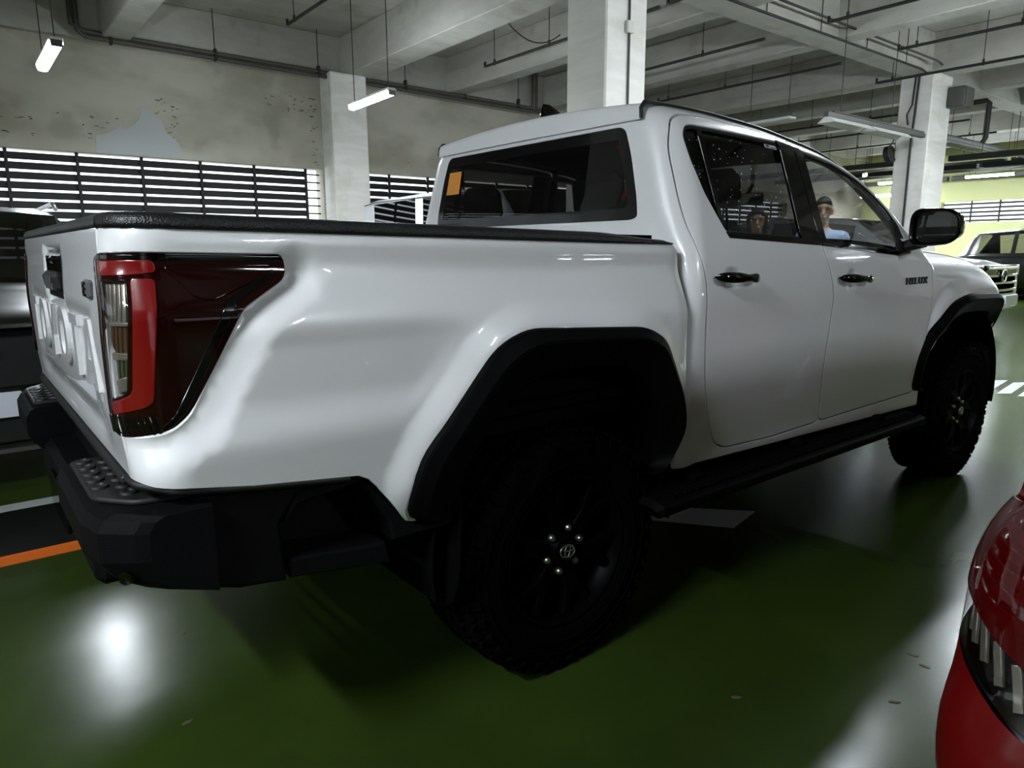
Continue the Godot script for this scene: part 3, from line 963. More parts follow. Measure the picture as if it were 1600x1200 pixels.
func panel(mb: MB, f: Callable, poly: PackedVector2Array, holes: Array, cell: float, off: float, depth: float, roll := 0.003, sgn := 1.0) -> void:
	var cache := {}
	var pn := func(q: Vector2) -> Array:
		var key := Vector2i(roundi(q.x * 20000.0), roundi(q.y * 20000.0))
		if cache.has(key):
			return cache[key]
		var e := 0.004
		var c: Vector3 = f.call(q.x, q.y)
		var du: Vector3 = f.call(q.x + e, q.y) - f.call(q.x - e, q.y)
		var dv: Vector3 = f.call(q.x, q.y + e) - f.call(q.x, q.y - e)
		var nn := du.cross(dv).normalized() * sgn
		var r := [c + nn * off, nn, du.normalized(), dv.normalized()]
		cache[key] = r
		return r
	var lo := poly[0]
	var hi := poly[0]
	for q in poly:
		lo = Vector2(minf(lo.x, q.x), minf(lo.y, q.y))
		hi = Vector2(maxf(hi.x, q.x), maxf(hi.y, q.y))
	var nx := maxi(1, ceili((hi.x - lo.x) / cell))
	var ny := maxi(1, ceili((hi.y - lo.y) / cell))
	var sx := (hi.x - lo.x) / nx
	var sy := (hi.y - lo.y) / ny
	for i in nx:
		for j in ny:
			var a := Vector2(lo.x + i * sx, lo.y + j * sy)
			var rect := PackedVector2Array([a, a + Vector2(sx, 0), a + Vector2(sx, sy), a + Vector2(0, sy)])
			var pieces: Array = Geometry2D.intersect_polygons(poly, rect)
			for h in holes:
				var rest := []
				for pc in pieces:
					rest.append_array(Geometry2D.clip_polygons(pc, h))
				pieces = rest
			for pc in pieces:
				if pc.size() == 4 and absf(pc[0].distance_to(pc[2]) - Vector2(sx, sy).length()) < 1e-4:
					var q := [pn.call(pc[0]), pn.call(pc[1]), pn.call(pc[2]), pn.call(pc[3])]
					mb.sq(q[0][0], q[1][0], q[2][0], q[3][0], q[0][1], q[1][1], q[2][1], q[3][1])
					continue
				var idx := Geometry2D.triangulate_polygon(pc)
				for k in range(0, idx.size(), 3):
					var q := [pn.call(pc[idx[k]]), pn.call(pc[idx[k + 1]]), pn.call(pc[idx[k + 2]])]
					mb.tri(q[0][0], q[1][0], q[2][0], q[0][1], q[1][1], q[2][1])
	if depth <= 0.0:
		return
	for lp in [poly] + holes:
		var loop := dense(lp, cell)
		var outer: bool = lp == poly
		var m := loop.size()
		var ccw := not Geometry2D.is_polygon_clockwise(loop)
		var r0 := []
		for i in m:
			var e := loop[(i + 1) % m] - loop[(i + m - 1) % m]
			var o := Vector2(e.y, -e.x).normalized() * (1.0 if ccw == outer else -1.0)
			var q: Array = pn.call(loop[i])
			var od: Vector3 = (q[2] * o.x + q[3] * o.y).normalized()
			r0.append([q[0], q[0] + od * roll - q[1] * roll, q[0] + od * roll - q[1] * depth, q[1], od])
		for i in m:
			if not outer and not Geometry2D.is_point_in_polygon(loop[i], poly) and not Geometry2D.is_point_in_polygon(loop[(i + 1) % m], poly):
				continue
			var a: Array = r0[i]
			var b: Array = r0[(i + 1) % m]
			mb.sq(a[0], b[0], b[1], a[1], a[3], b[3], b[4], a[4])
			mb.sq(a[1], b[1], b[2], a[2], a[4], b[4], b[4], a[4])

func rail_y(u: float) -> float:
	return 1.351 - 0.0185 * (u + 1.18)

# ---------------------------------------------------------------- the pickup
func build_pickup() -> void:
	prepare_surfaces()
	var t := thing("pickup_truck", "white double cab pickup truck with black wheel arch flares and black bumper", "pickup truck")
	bed(t)
	tail_lamps(t)
	tailgate(t)
	cab(t)
	front_end(t)
	flares(t)
	rear_bumper(t)
	underbody(t)
	wheels(t)
	interior(t)

func both(t: Node, called: String, mb: MB, m: Material, label := "") -> MeshInstance3D:
	var a := part(t, called, mb, m, label)
	part(t, called, mb.mirrored(), m, label)
	return a

func bed(t: Node) -> void:
	var mb := MB.new()
	var edge := PackedVector2Array()
	edge.append_array(P([-1.228, .851, -1.176, .849, -1.139, .842, -1.067, .834, -.94, .812, -.70, .784, -.672, .770, -.649, .747, -.565, .632, -.546, .624, -.50, .624, -.50, .78, -.46, .87, -.285, 1.02, -.19, 1.055, .22, 1.03, .285, .985, .385, .86, .445, .74, .455, .64, .455, .563, .555, .563, .537, .70, .517, .857, .503, 1.1, .499, 1.2, .494, 1.27, .482, 1.30, .46, 1.322]))
	for k in 9:
		var u := 0.44 - k * 0.2075
		edge.append(Vector2(u, rail_y(u)))
	edge.append(Vector2(-1.226, 1.3515))
	# the lamp's notch runs out through the rear edge
	var notch := Geometry2D.offset_polygon(lamp_poly, 0.004)[0]
	var cut := PackedVector2Array([Vector2(-1.3, 1.27), Vector2(-1.2, 1.27), Vector2(-1.2, 1.0), Vector2(-1.3, 1.0)])
	var hole: PackedVector2Array = Geometry2D.merge_polygons(notch, cut)[0]
	panel(mb, bed_map, edge, [hole], 0.022, 0.0, 0.03, 0.004)
	both(t, "bed_side", mb, M.paint_white)
	# rail caps of grained black plastic
	var cap := MB.new()
	var rows := []
	for k in 41:
		var u := -1.222 + k * (0.462 + 1.222) / 40.0
		var y := rail_y(u)
		var o := bed_base(u, y)
		var inw := Vector3(0, 0, -1)
		if u < BED_UA:
			var th := (BED_UA - u) / (BED_UA - look("bx", y))
			inw = Vector3(sin(minf(th, PI / 2)), 0, -cos(minf(th, PI / 2)))
		var taper := 1.0 - 0.55 * smoothstep(0.1, 0.46, u)
		if k == 40:
			taper = 0.15
		var row := []
		for q in [[0.012, -0.002], [-0.005, -0.003], [-0.0065, 0.006], [-0.004, 0.018], [0.006, 0.026], [0.02, 0.029], [0.075, 0.027], [0.09, 0.018], [0.092, -0.05]]:
			row.append(o + inw * q[0] + Vector3(0, q[1] * taper, 0))
		rows.append(row)
	cap.grid(rows)
	both(t, "rail_cap", cap, M.rail_plastic, "grained black plastic rail cap")
	# bed lining
	var ln := MB.new()
	ln.fq(Vector3(-1.1, .87, -.8), Vector3(.44, .87, -.8), Vector3(.44, .87, .8), Vector3(-1.1, .87, .8), Vector3.UP)
	for s in [-1, 1]:
		ln.fq(Vector3(-1.13, .87, .8 * s), Vector3(.44, .87, .8 * s), Vector3(.44, 1.35, .8 * s), Vector3(-1.13, 1.36, .8 * s), Vector3(0, 0, -s))
	ln.fq(Vector3(.44, .87, -.8), Vector3(.44, .87, .8), Vector3(.44, 1.32, .8), Vector3(.44, 1.32, -.8), Vector3(-1, 0, 0))
	ln.box(at(Vector3(-0.33, .85, 0)), Vector3(1.55, .03, 1.66))
	part(t, "bed_lining", ln, M.chassis)
	var fw := bx(Vector3(.455, .92, -.84), Vector3(.485, 1.325, .84), 0.01)
	part(t, "bed_front_panel", fw, M.paint_white)

func tail_lamps(t: Node) -> void:
	for s in [1, -1]:
		var mk := func(parent: Node, called: String, poly: PackedVector2Array, holes: Array, off: float, depth: float, m: Material, label := "") -> MeshInstance3D:
			var mb := MB.new()
			panel(mb, bed_lamp, poly, holes, 0.02, off + 0.007, depth, 0.003)
			return part(parent, called, mb if s == 1 else mb.mirrored(), m, label)
		var window := rounded(P([-1.204, 1.247, -1.136, 1.247, -1.160, 1.03, -1.172, 1.02, -1.222, 1.008, -1.222, 1.06]), 0.008, 3)
		var lens: MeshInstance3D = mk.call(t, "tail_lamp", lamp_poly, [window], 0.0, 0.035, M.lamp_smoke, "smoked dark red tail lamp")
		# red light guide: bar above, upright and foot
		mk.call(lens, "red_bar", rounded(P([-1.196, 1.283, -1.088, 1.284, -1.084, 1.262, -1.132, 1.257, -1.196, 1.257]), 0.008), [], 0.0035, 0.004, M.lamp_red, "red upper light bar")
		mk.call(lens, "red_bar", rounded(P([-1.127, 1.247, -1.089, 1.246, -1.112, 1.012, -1.126, 1.001, -1.198, .983, -1.202, 1.004, -1.176, 1.012, -1.152, 1.022, -1.145, 1.036]), 0.008), [], 0.0035, 0.004, M.lamp_red, "red upright light bar")
		# clear pane over a silver reflector with fine ribs
		mk.call(lens, "reflector_back", Geometry2D.offset_polygon(window, 0.006)[0], [], -0.014, 0.0, M.lamp_dark)
		for k in 9:
			var u := -1.147 - k * 0.0062
			mk.call(lens, "reflector_rib", P([u, 1.24, u - 0.0035, 1.24, u - 0.0145, 1.165, u - 0.011, 1.165]), [], -0.009 - 0.003 * (k % 2), 0.004, M.reflector)
			mk.call(lens, "reflector_rib", P([u - 0.0115, 1.158, u - 0.015, 1.158, u - 0.019, 1.105, u - 0.0155, 1.105]), [], -0.010 - 0.003 * (k % 2), 0.004, M.reflector_amber)
			mk.call(lens, "reflector_rib", P([u - 0.016, 1.09, u - 0.0195, 1.09, u - 0.022, 1.045, u - 0.0185, 1.045]), [], -0.010 - 0.003 * (k % 2), 0.004, M.reflector_low)
		for y in [1.161, 1.100, 1.094]:
			mk.call(lens, "reflector_step", P([-1.148, y, -1.148, y + 0.004, -1.21, y + 0.004, -1.21, y]), [], -0.006, 0.006, M.reflector)
		mk.call(lens, "reflector_wedge", P([-1.162, 1.058, -1.168, 1.032, -1.217, 1.018, -1.215, 1.03, -1.19, 1.05]), [], -0.006, 0.006, M.reflector)
		mk.call(lens, "clear_pane", window, [], -0.001, 0.0, M.clear_lens, "clear lens pane")
		# ribbed foot
		for k in 10:
			var u := -1.218 + k * 0.0125
			mk.call(lens, "foot_rib", P([u, .944, u + 0.005, .943, u - 0.004, .979, u - 0.009, .978]), [], 0.002, 0.003, M.gloss_black)
		# raised spine across the dark outer lens
		mk.call(lens, "lens_ridge", rounded(P([-1.07, 1.272, -.86, 1.272, -.86, 1.258, -.985, 1.205, -1.02, 1.21]), 0.01), [], 0.003, 0.004, M.lamp_smoke)
		mk.call(lens, "lens_rim", P([-.84, 1.29, -1.2, 1.296, -1.2, 1.2885, -.84, 1.2825]), [], 0.002, 0.003, M.gloss_black)
		mk.call(lens, "lens_rim", P([-.855, 1.252, -.945, 1.196, -1.058, .985, -1.085, .957, -1.10, .955, -1.075, .98, -.962, 1.20, -.86, 1.262]), [], 0.002, 0.003, M.gloss_black)

func tailgate_map(z: float, y: float) -> Vector3:
	var x := look("bx", y)
	# pressed handle recess and a soft crease over the lower edge
	var q := Vector2(z / 0.19, (y - 1.235) / 0.075)
	var d := maxf(absf(q.x), absf(q.y))
	x += 0.02 * (1.0 - smoothstep(0.85, 1.1, d))
	x -= 0.004 * smoothstep(0.06, 0.0, absf(y - 1.33))
	var p := Vector2(z / 0.62, (y - 1.06) / 0.12)
	x += 0.006 * (1.0 - smoothstep(0.8, 1.05, maxf(absf(p.x), absf(p.y))))
	x += 0.012 * smoothstep(0.05, 0.0, absf(y - 0.915)) * smoothstep(0.7, 0.5, absf(z))
	return Vector3(x, y, z)

func tailgate(t: Node) -> void:
	var right := PackedVector2Array()
	var left := PackedVector2Array()
	for k in 21:
		var y := 0.852 + k * (1.349 - 0.852) / 20.0
		var r := BED_UA - look("bx", y)
		var zz := look("bw", y) - r - 0.004
		right.append(Vector2(zz, y))
		left.append(Vector2(-zz, y))
	left.reverse()
	var poly := right
	poly.append_array(left)
	var mb := MB.new()
	panel(mb, tailgate_map, poly, [], 0.022, 0.0, 0.04, 0.004, 1.0)
	var g := part(t, "tailgate", mb, M.paint_white)
	var cap := MB.new()
	var rows := []
	for k in 33:
		var z := -0.772 + k * 1.544 / 32.0
		var row := []
		for q in [[0.012, -0.002], [-0.004, -0.004], [-0.008, 0.004], [-0.005, 0.016], [0.004, 0.025], [0.02, 0.029], [0.075, 0.027], [0.09, 0.018], [0.092, -0.05]]:
			row.append(Vector3(-1.160 + q[0], 1.351 + q[1], z))
		rows.append(row)
	cap.grid(rows)
	part(g, "tailgate_cap", cap, M.rail_plastic, "grained black plastic cap")
	# black handle with its recess plate
	var h := MB.new()
	h.box(at(Vector3(-1.150, 1.235, 0)), Vector3(0.03, 0.13, 0.34), 0.008)
	part(g, "handle_plate", h, M.gloss_black)
	h = MB.new()
	h.box(Transform3D(Basis(Vector3(0, 0, 1), 0.15), Vector3(-1.166, 1.222, 0)), Vector3(0.03, 0.055, 0.26), 0.012)
	part(g, "handle", h, M.trim_black)
	h = MB.new()
	h.box(at(Vector3(-1.162, 1.282, 0)), Vector3(0.02, 0.022, 0.05), 0.006)
	part(g, "rear_camera", h, M.gloss_black)
	# pressed lettering across the tailgate
	var face := Transform3D(Basis(Vector3(0, 0, 1), Vector3(0, 1, 0), Vector3(-1, 0, 0)), Vector3(-1.168, 1.075, 0))
	var tm := letters("T O Y O T A", 0.150, 0.014, M.paint_white)
	var o := part_mesh(g, "lettering", tm, "raised white capital letters TOYOTA")
	o.transform = face * Transform3D(Basis.from_scale(Vector3(1.22, 1.0, 1.0)), Vector3.ZERO)
	# small badge
	var bd := bx(Vector3(-1.180, 1.205, .615), Vector3(-1.165, 1.245, .685), 0.006)
	var badge := part(g, "badge", bd, M.letter_grey, "small grey badge with the letter E")
	tm = letters("E", 0.03, 0.004, M.letter_black)
	o = part_mesh(badge, "badge_letter", tm)
	o.transform = Transform3D(face.basis * Basis.from_scale(Vector3(1.6, 1, 1)), Vector3(-1.181, 1.225, .65))
	tm = letters("HILUX", 0.034, 0.004, M.letter_grey)
	o = part_mesh(g, "model_lettering", tm)
	o.transform = Transform3D(face.basis, Vector3(-1.183, 1.218, 0.03))

func letters(text: String, height: float, depth: float, m: Material) -> Mesh:
	var tm := TextMesh.new()
	var f := SystemFont.new()
	f.font_names = PackedStringArray(["Droid Sans"])
	f.font_weight = 700
	tm.font = f
	tm.text = text
	tm.font_size = 64
	tm.pixel_size = height / 46.0
	tm.depth = depth
	tm.material = m
	return tm

func rear_door_poly() -> PackedVector2Array:
	return rounded(P([.661, 1.767, .605, 1.742, .571, 1.648, .564, 1.474, .567, 1.362, .580, 1.292, .597, 1.215, .615, 1.022, .638, .839, .679, .693, .724, .610, .79, .580, 1.095, .569, 1.464, .576, 1.443, .771, 1.454, .933, 1.456, 1.106, 1.424, 1.224, 1.385, 1.319, 1.361, 1.45, 1.339, 1.742, 1.217, 1.757, 1.013, 1.770, .835, 1.778]), 0.04)

func front_door_poly() -> PackedVector2Array:
	return rounded(P([1.348, 1.742, 1.430, 1.734, 1.662, 1.693, 1.86, 1.634, 2.02, 1.552, 2.148, 1.458, 2.267, 1.354, 2.37, 1.275, 2.414, 1.245, 2.424, 1.144, 2.449, 1.015, 2.447, .82, 2.430, .63, 2.38, .588, 1.88, .582, 1.470, .577, 1.449, .771, 1.460, .933, 1.462, 1.106, 1.430, 1.224, 1.392, 1.319, 1.368, 1.45]), 0.035)

func cab(t: Node) -> void:
	var rd: PackedVector2Array = Geometry2D.offset_polygon(rear_door_poly(), -0.0025)[0]
	var fd: PackedVector2Array = Geometry2D.offset_polygon(front_door_poly(), -0.0025)[0]
	# side frame of the cab: pillars, roof rail and sill around the door openings
	var edge := PackedVector2Array()
	for k in 25:
		var y := 0.535 + k * (1.765 - 0.535) / 24.0
		edge.append(Vector2(cab_end(y), y))
	for k in 36:
		var u := 0.52 + k * (2.40 - 0.52) / 35.0
		edge.append(Vector2(u, look("yt", maxf(u, 0.5)) - (0.012 if k == 0 else 0.0)))
	edge.append_array(P([2.44, 1.24, 2.46, 1.1, 2.46, .51, 1.9, .522, 1.1, .54, .62, .553]))
	var holes := [Geometry2D.offset_polygon(rd, 0.009)[0], Geometry2D.offset_polygon(fd, 0.009)[0]]
	holes = Geometry2D.merge_polygons(holes[0], holes[1])
	var mb := MB.new()
	panel(mb, cab_map, edge, holes, 0.024, 0.0, 0.03, 0.002)
	both(t, "cab_frame", mb, M.paint_white)
	# doors
	var rw := rounded(P([.632, 1.69, .65, 1.726, .69, 1.735, .807, 1.734, 1.243, 1.727, 1.331, 1.719, 1.357, 1.45, 1.378, 1.334, 1.255, 1.341, .758, 1.359, .675, 1.498, .642, 1.605]), 0.022)
	var fw := rounded(P([1.345, 1.717, 1.41, 1.711, 1.652, 1.682, 1.84, 1.630, 1.98, 1.563, 2.079, 1.498, 2.16, 1.412, 2.20, 1.33, 2.19, 1.294, 2.078, 1.287, 1.43, 1.321, 1.386, 1.333, 1.372, 1.45]), 0.022)
	for s in [1, -1]:
		var put := func(parent: Node, called: String, f: Callable, poly: PackedVector2Array, hl: Array, cell: float, off: float, depth: float, m: Material, label := "") -> MeshInstance3D:
			var b := MB.new()
			panel(b, f, poly, hl, cell, off, depth, 0.003)
			return part(parent, called, b if s == 1 else b.mirrored(), m, label)
		var d1: MeshInstance3D = put.call(t, "rear_door", door_map, rd, [rw], 0.022, 0.0, 0.03, M.paint_white)
		var d2: MeshInstance3D = put.call(t, "front_door", door_map, fd, [fw], 0.022, 0.0, 0.03, M.paint_white)
		put.call(d1, "window_pane", cab_map, rounded(P([.62, 1.69, .65, 1.735, 1.25, 1.735, 1.262, 1.33, .76, 1.345, .66, 1.5]), 0.02), [], 0.05, -0.014, 0.0, M.glass_tint, "tinted rear door glass")
		put.call(d2, "window_pane", cab_map, rounded(P([1.40, 1.72, 1.66, 1.692, 1.85, 1.64, 2.085, 1.51, 2.17, 1.412, 2.21, 1.33, 2.19, 1.28, 2.07, 1.275, 1.42, 1.31]), 0.02), [], 0.05, -0.014, 0.0, M.glass_light, "tinted front door glass")
		put.call(d1, "pillar_trim", cab_map, P([1.240, 1.729, 1.338, 1.724, 1.361, 1.45, 1.385, 1.326, 1.248, 1.338]), [], 0.04, 0.003, 0.012, M.gloss_black)
		put.call(d2, "pillar_trim", cab_map, P([1.348, 1.723, 1.410, 1.713, 1.436, 1.315, 1.394, 1.325, 1.370, 1.45]), [], 0.04, 0.003, 0.012, M.gloss_black)
		put.call(d1, "quarter_divider", cab_map, P([.727, 1.737, .752, 1.737, .764, 1.352, .745, 1.352]), [], 0.04, -0.006, 0.012, M.gloss_black)
		put.call(d1, "belt_moulding", cab_map, P([.752, 1.362, 1.378, 1.338, 1.384, 1.320, .765, 1.345]), [], 0.04, 0.004, 0.014, M.gloss_black)
		put.call(d2, "belt_moulding", cab_map, P([1.386, 1.336, 2.078, 1.292, 2.19, 1.299, 2.20, 1.285, 2.08, 1.274, 1.392, 1.319]), [], 0.04, 0.004, 0.014, M.gloss_black)
		put.call(d2, "sail_panel", cab_map, P([2.10, 1.29, 2.19, 1.29, 2.20, 1.33, 2.16, 1.41, 2.11, 1.44]), [], 0.03, -0.006, 0.008, M.trim_black)
		# thin dark seal inside each opening
		for q in [[d1, rw], [d2, fw]]:
			var ins: Array = Geometry2D.offset_polygon(q[1], -0.011)
			put.call(q[0], "window_seal", cab_map, q[1], [ins[0]], 0.05, -0.006, 0.006, M.trim_black)
		# pull handles
		for q in [[d1, .632, .877, 1.211, 1.202], [d2, 1.475, 1.736, 1.186, 1.175]]:
			var hm := MB.new()
			var rows := []
			for k in 25:
				var e := k / 24.0
				var x: float = lerpf(q[1], q[2], e)
				var y: float = lerpf(q[3], q[4], e)
				var base := cab_map(x, y)
				var endcap := sqrt(maxf(0.0, 1.0 - pow(absf(2.0 * e - 1.0), 6.0)))
				var thick := (0.0185 - 0.006 * exp(-pow((e - 0.62) / 0.16, 2.0))) * endcap + 0.0005
				var lift := 0.036 * pow(maxf(0.0, 1.0 - pow(absf(2.0 * e - 1.0), 2.6)), 0.5) + 0.006
				var row := []
				for j in 15:
					var a := TAU * j / 14.0
					row.append(base + Vector3(0, sin(a) * thick, lift + cos(a) * 0.014 * endcap))
				rows.append(row)
			hm.grid(rows)
			part(q[0], "door_handle", hm if s == 1 else hm.mirrored(), M.gloss_black, "glossy black pull handle")
		if s == 1:
			var st := MB.new()
			panel(st, cab_map, P([1.155, 1.716, 1.238, 1.712, 1.238, 1.694, 1.155, 1.698]), [], 0.05, -0.012, 0.0)
			part(d1, "window_sticker", st, M.sticker_white, "small white window sticker")
			var sl := MB.new()
			for q in [[1.165, 1.186, 1.700, 1.712], [1.195, 1.23, 1.6975, 1.702]]:
				panel(sl, cab_map, P([q[0], q[2], q[1], q[2], q[1], q[3], q[0], q[3]]), [], 0.05, -0.0115, 0.0)
			part(d1, "sticker_print", sl, M.letter_grey)
			var tm := letters("HILUX", 0.032, 0.006, M.letter_black)
			var o := part_mesh(d2, "lettering", tm, "black raised letters HILUX")
			var a := cab_map(2.235, 1.153)
			o.transform = Transform3D(Basis.from_scale(Vector3(1.85, 1.0, 1.0)).rotated(Vector3.RIGHT, 0.02), a + Vector3(0, 0, 0.002))
		mirror(t, s)
	# back wall of the cab around the rear window
	var right := PackedVector2Array()
	var left := PackedVector2Array()
	for k in 25:
		var y := 0.9 + k * (1.765 - 0.9) / 24.0
		var zz := cab_width(0.5, y) - cab_r(y)
		right.append(Vector2(zz, y))
		left.append(Vector2(-zz, y))
	left.reverse()
	var poly := right
	poly.append_array(left)
	var gl := rounded(P([.655, 1.415, .648, 1.48, .605, 1.64, .572, 1.722, .545, 1.737, -.545, 1.737, -.572, 1.722, -.605, 1.64, -.648, 1.48, -.655, 1.415, -.62, 1.405, .62, 1.405]), 0.04)
	mb = MB.new()
	var back := func(z: float, y: float) -> Vector3: return Vector3(look("cx", y), y, z)
	panel(mb, back, poly, [gl], 0.03, 0.0, 0.03, 0.003, 1.0)
	part(t, "cab_back", mb, M.paint_white)
	mb = MB.new()
	panel(mb, back, Geometry2D.offset_polygon(gl, 0.004)[0], [Geometry2D.offset_polygon(gl, -0.045)[0]], 0.06, -0.003, 0.0, 0.003, 1.0)
	var band := part(t, "rear_window_band", mb, M.gloss_black, "black border of the rear window")
	mb = MB.new()
	panel(mb, back, Geometry2D.offset_polygon(gl, -0.04)[0], [], 0.08, -0.005, 0.0, 0.003, 1.0)
	var rg := part(t, "rear_window", mb, M.glass_tint, "tinted rear window")
	band.name = "rear_window_band"
	var ys := MB.new()
	panel(ys, back, P([-.545, 1.665, -.450, 1.665, -.465, 1.565, -.57, 1.565]), [], 0.1, 0.004, 0.002, 0.001, 1.0)
	part(rg, "yellow_sticker", ys, M.sticker_yellow, "yellow square sticker")
	roof(t)
	var rng := RandomNumberGenerator.new()
	rng.seed = 12
	var dr := MB.new()
	for k in 130:
		var q := Vector2(rng.randf_range(.64, 1.22), rng.randf_range(1.40, 1.72))
		if q.x < 0.76 and q.y < 1.62 - 1.6 * (q.x - 0.64):
			continue
		if rng.randf() < (q.x - 0.75) * 1.6:
			continue
		var rr := rng.randf_range(.0012, .0028)
		dr.lathe([Vector2(rr, 0), Vector2(rr * .8, rr * .5), Vector2(0, rr * .75)], Transform3D(Basis(Vector3.RIGHT, -.32), cab_map(q.x, q.y) + Vector3(0, 0, -.0135)), 6)
	var drops := part(t, "water_droplets", dr, M.droplet)
	drops.set_meta("kind", "stuff")

func mirror(t: Node, s: int) -> void:
	var mb := MB.new()
	var rows := []
	# housing: rounded shell open to the rear
	for k in 9:
		var e := k / 8.0
		var x := 2.035 + 0.17 * e
		var sc := sqrt(maxf(0.0, 1.0 - pow(e, 2.6)))
		var row := []
		for j in 25:
			var a := TAU * j / 24.0
			var cx := cos(a)
			var sy := sin(a)
			var px := signf(cx) * pow(absf(cx), 0.55) * 0.103
			var py := signf(sy) * pow(absf(sy), 0.6) * (0.074 - 0.012 * cx)
			row.append(Vector3(x - 0.012 * cx * (1.0 - e), 1.398 + py * sc + 0.01 * e, 1.045 + px * sc))
		rows.append(row)
	mb.grid(rows)
	var h := part(t, "side_mirror", mb if s == 1 else mb.mirrored(), M.gloss_black, "glossy black door mirror")
	var gm := MB.new()
	var ring := []
	for j in 24:
		var p: Vector3 = rows[0][j]
		ring.append(Vector3(1.045, 1.398, 0).lerp(Vector3(p.z, p.y, 0), 0.9))
	var ctr := Vector3(2.047, 1.398, 1.045)
	for j in 24:
		var a := Vector3(2.047 - 0.16 * (ring[j].x - 1.045), ring[j].y, ring[j].x)
		var b := Vector3(2.047 - 0.16 * (ring[(j + 1) % 24].x - 1.045), ring[(j + 1) % 24].y, ring[(j + 1) % 24].x)
		gm.ft(ctr, a, b, Vector3(-1, 0, 0))
	part(h, "mirror_glass", gm if s == 1 else gm.mirrored(), M.mirror)
	var rim := MB.new()
	var lip := []
	for j in 25:
		lip.append(rows[0][j])
	rim.tube(lip, 0.008, 6, -1.0, false)
	part(h, "mirror_rim", rim if s == 1 else rim.mirrored(), M.gloss_black)
	var arm := MB.new()
	arm.box(Transform3D(Basis(Vector3(1, 0, 0), -0.25), Vector3(2.13, 1.325, .93)), Vector3(.075, .05, .11), 0.015)
	arm.box(at(Vector3(2.12, 1.315, .885)), Vector3(.12, .07, .03), 0.012)
	part(h, "mirror_arm", arm if s == 1 else arm.mirrored(), M.trim_black)

func roof_point(x: float, e: float) -> Vector3:
	# e from -1 to 1 across the roof between the two ditch mouldings
	var fx := x
	var bulge := 0.34 * smoothstep(1.55, 2.1, x) * (1.0 - e * e)
	var yt := look("yt", maxf(x, 0.5))
	var zd := cab_width(maxf(x, 0.66), look("yt", maxf(x, 0.66)))
	var y := yt + 0.03 * (1.0 - e * e) * smoothstep(2.5, 1.8, x) + 0.004
	return Vector3(fx + bulge, y, zd * e)

func roof(t: Node) -> void:
	var build := func(x0: float, x1: float, nx: int, drop: float) -> MB:
		var mb := MB.new()
		var rows := []
		for i in nx + 1:
			var row := []
			for j in 25:
				row.append(roof_point(lerpf(x0, x1, float(i) / nx), 1.0 - j / 12.0) - Vector3(0, drop, 0))
			rows.append(row)
		mb.grid(rows)
		return mb
	var r: MB = build.call(0.575, 1.72, 30, 0.0)
	# rear brow closing down to the back wall
	var rows := []
	for q in [[0.0, 0.0], [-0.016, -0.003], [-0.027, -0.012], [-0.032, -0.026], [-0.033, -0.045], [-0.030, -0.062]]:
		var row := []
		for j in 25:
			var p := roof_point(0.575, 1.0 - j / 12.0)
			var e := Vector3(p.x + q[0], lerpf(p.y + q[1], 1.748 + 0.004 * (1.0 - absf(1.0 - j / 12.0)), smoothstep(-0.02, -0.062, q[1])), p.z)
			row.append(e)
		rows.append(row)
	rows.reverse()
	r.grid(rows)
	part(t, "roof", r, M.paint_white)
	part(t, "windshield", build.call(1.73, 2.42, 16, 0.004), M.glass_light, "windshield")
	part(t, "headliner", build.call(0.6, 1.70, 10, 0.035), M.interior)
	for s in [-1, 1]:
		var d := MB.new()
		var pts := []
		for i in 30:
			pts.append(roof_point(0.565 + i * 1.835 / 29.0, s * 0.995) + Vector3(0, 0.002, 0))
		pts.push_front(pts[0] + Vector3(-0.018, -0.02, 0.002 * s))
		pts.push_front(pts[0] + Vector3(-0.002, -0.035, 0.004 * s))
		d.tube(pts, 0.007, 6)
		part(t, "ditch_moulding", d, M.trim_black)
	# shark fin aerial
	var fin := MB.new()
	var o := roof_point(0.6, 0.1)
	var fr := []
	for k in 9:
		var e := k / 8.0
		var row := []
		for j in 17:
			var a := PI * j / 16.0
			var len_ := lerpf(0.085, 0.02, pow(e, 1.4))
			row.append(o + Vector3(0.075 - 0.055 * e - cos(a) * len_ , e * 0.062 - 0.006, sin(a) * lerpf(0.024, 0.003, pow(e, 0.8))))
		for j in range(1, 17):
			var q: Vector3 = row[16 - j]
			row.append(Vector3(q.x, q.y, 2.0 * o.z - q.z))
		fr.append(row)
	fin.grid(fr)
	part(t, "roof_aerial", fin, M.gloss_black, "black shark fin aerial")

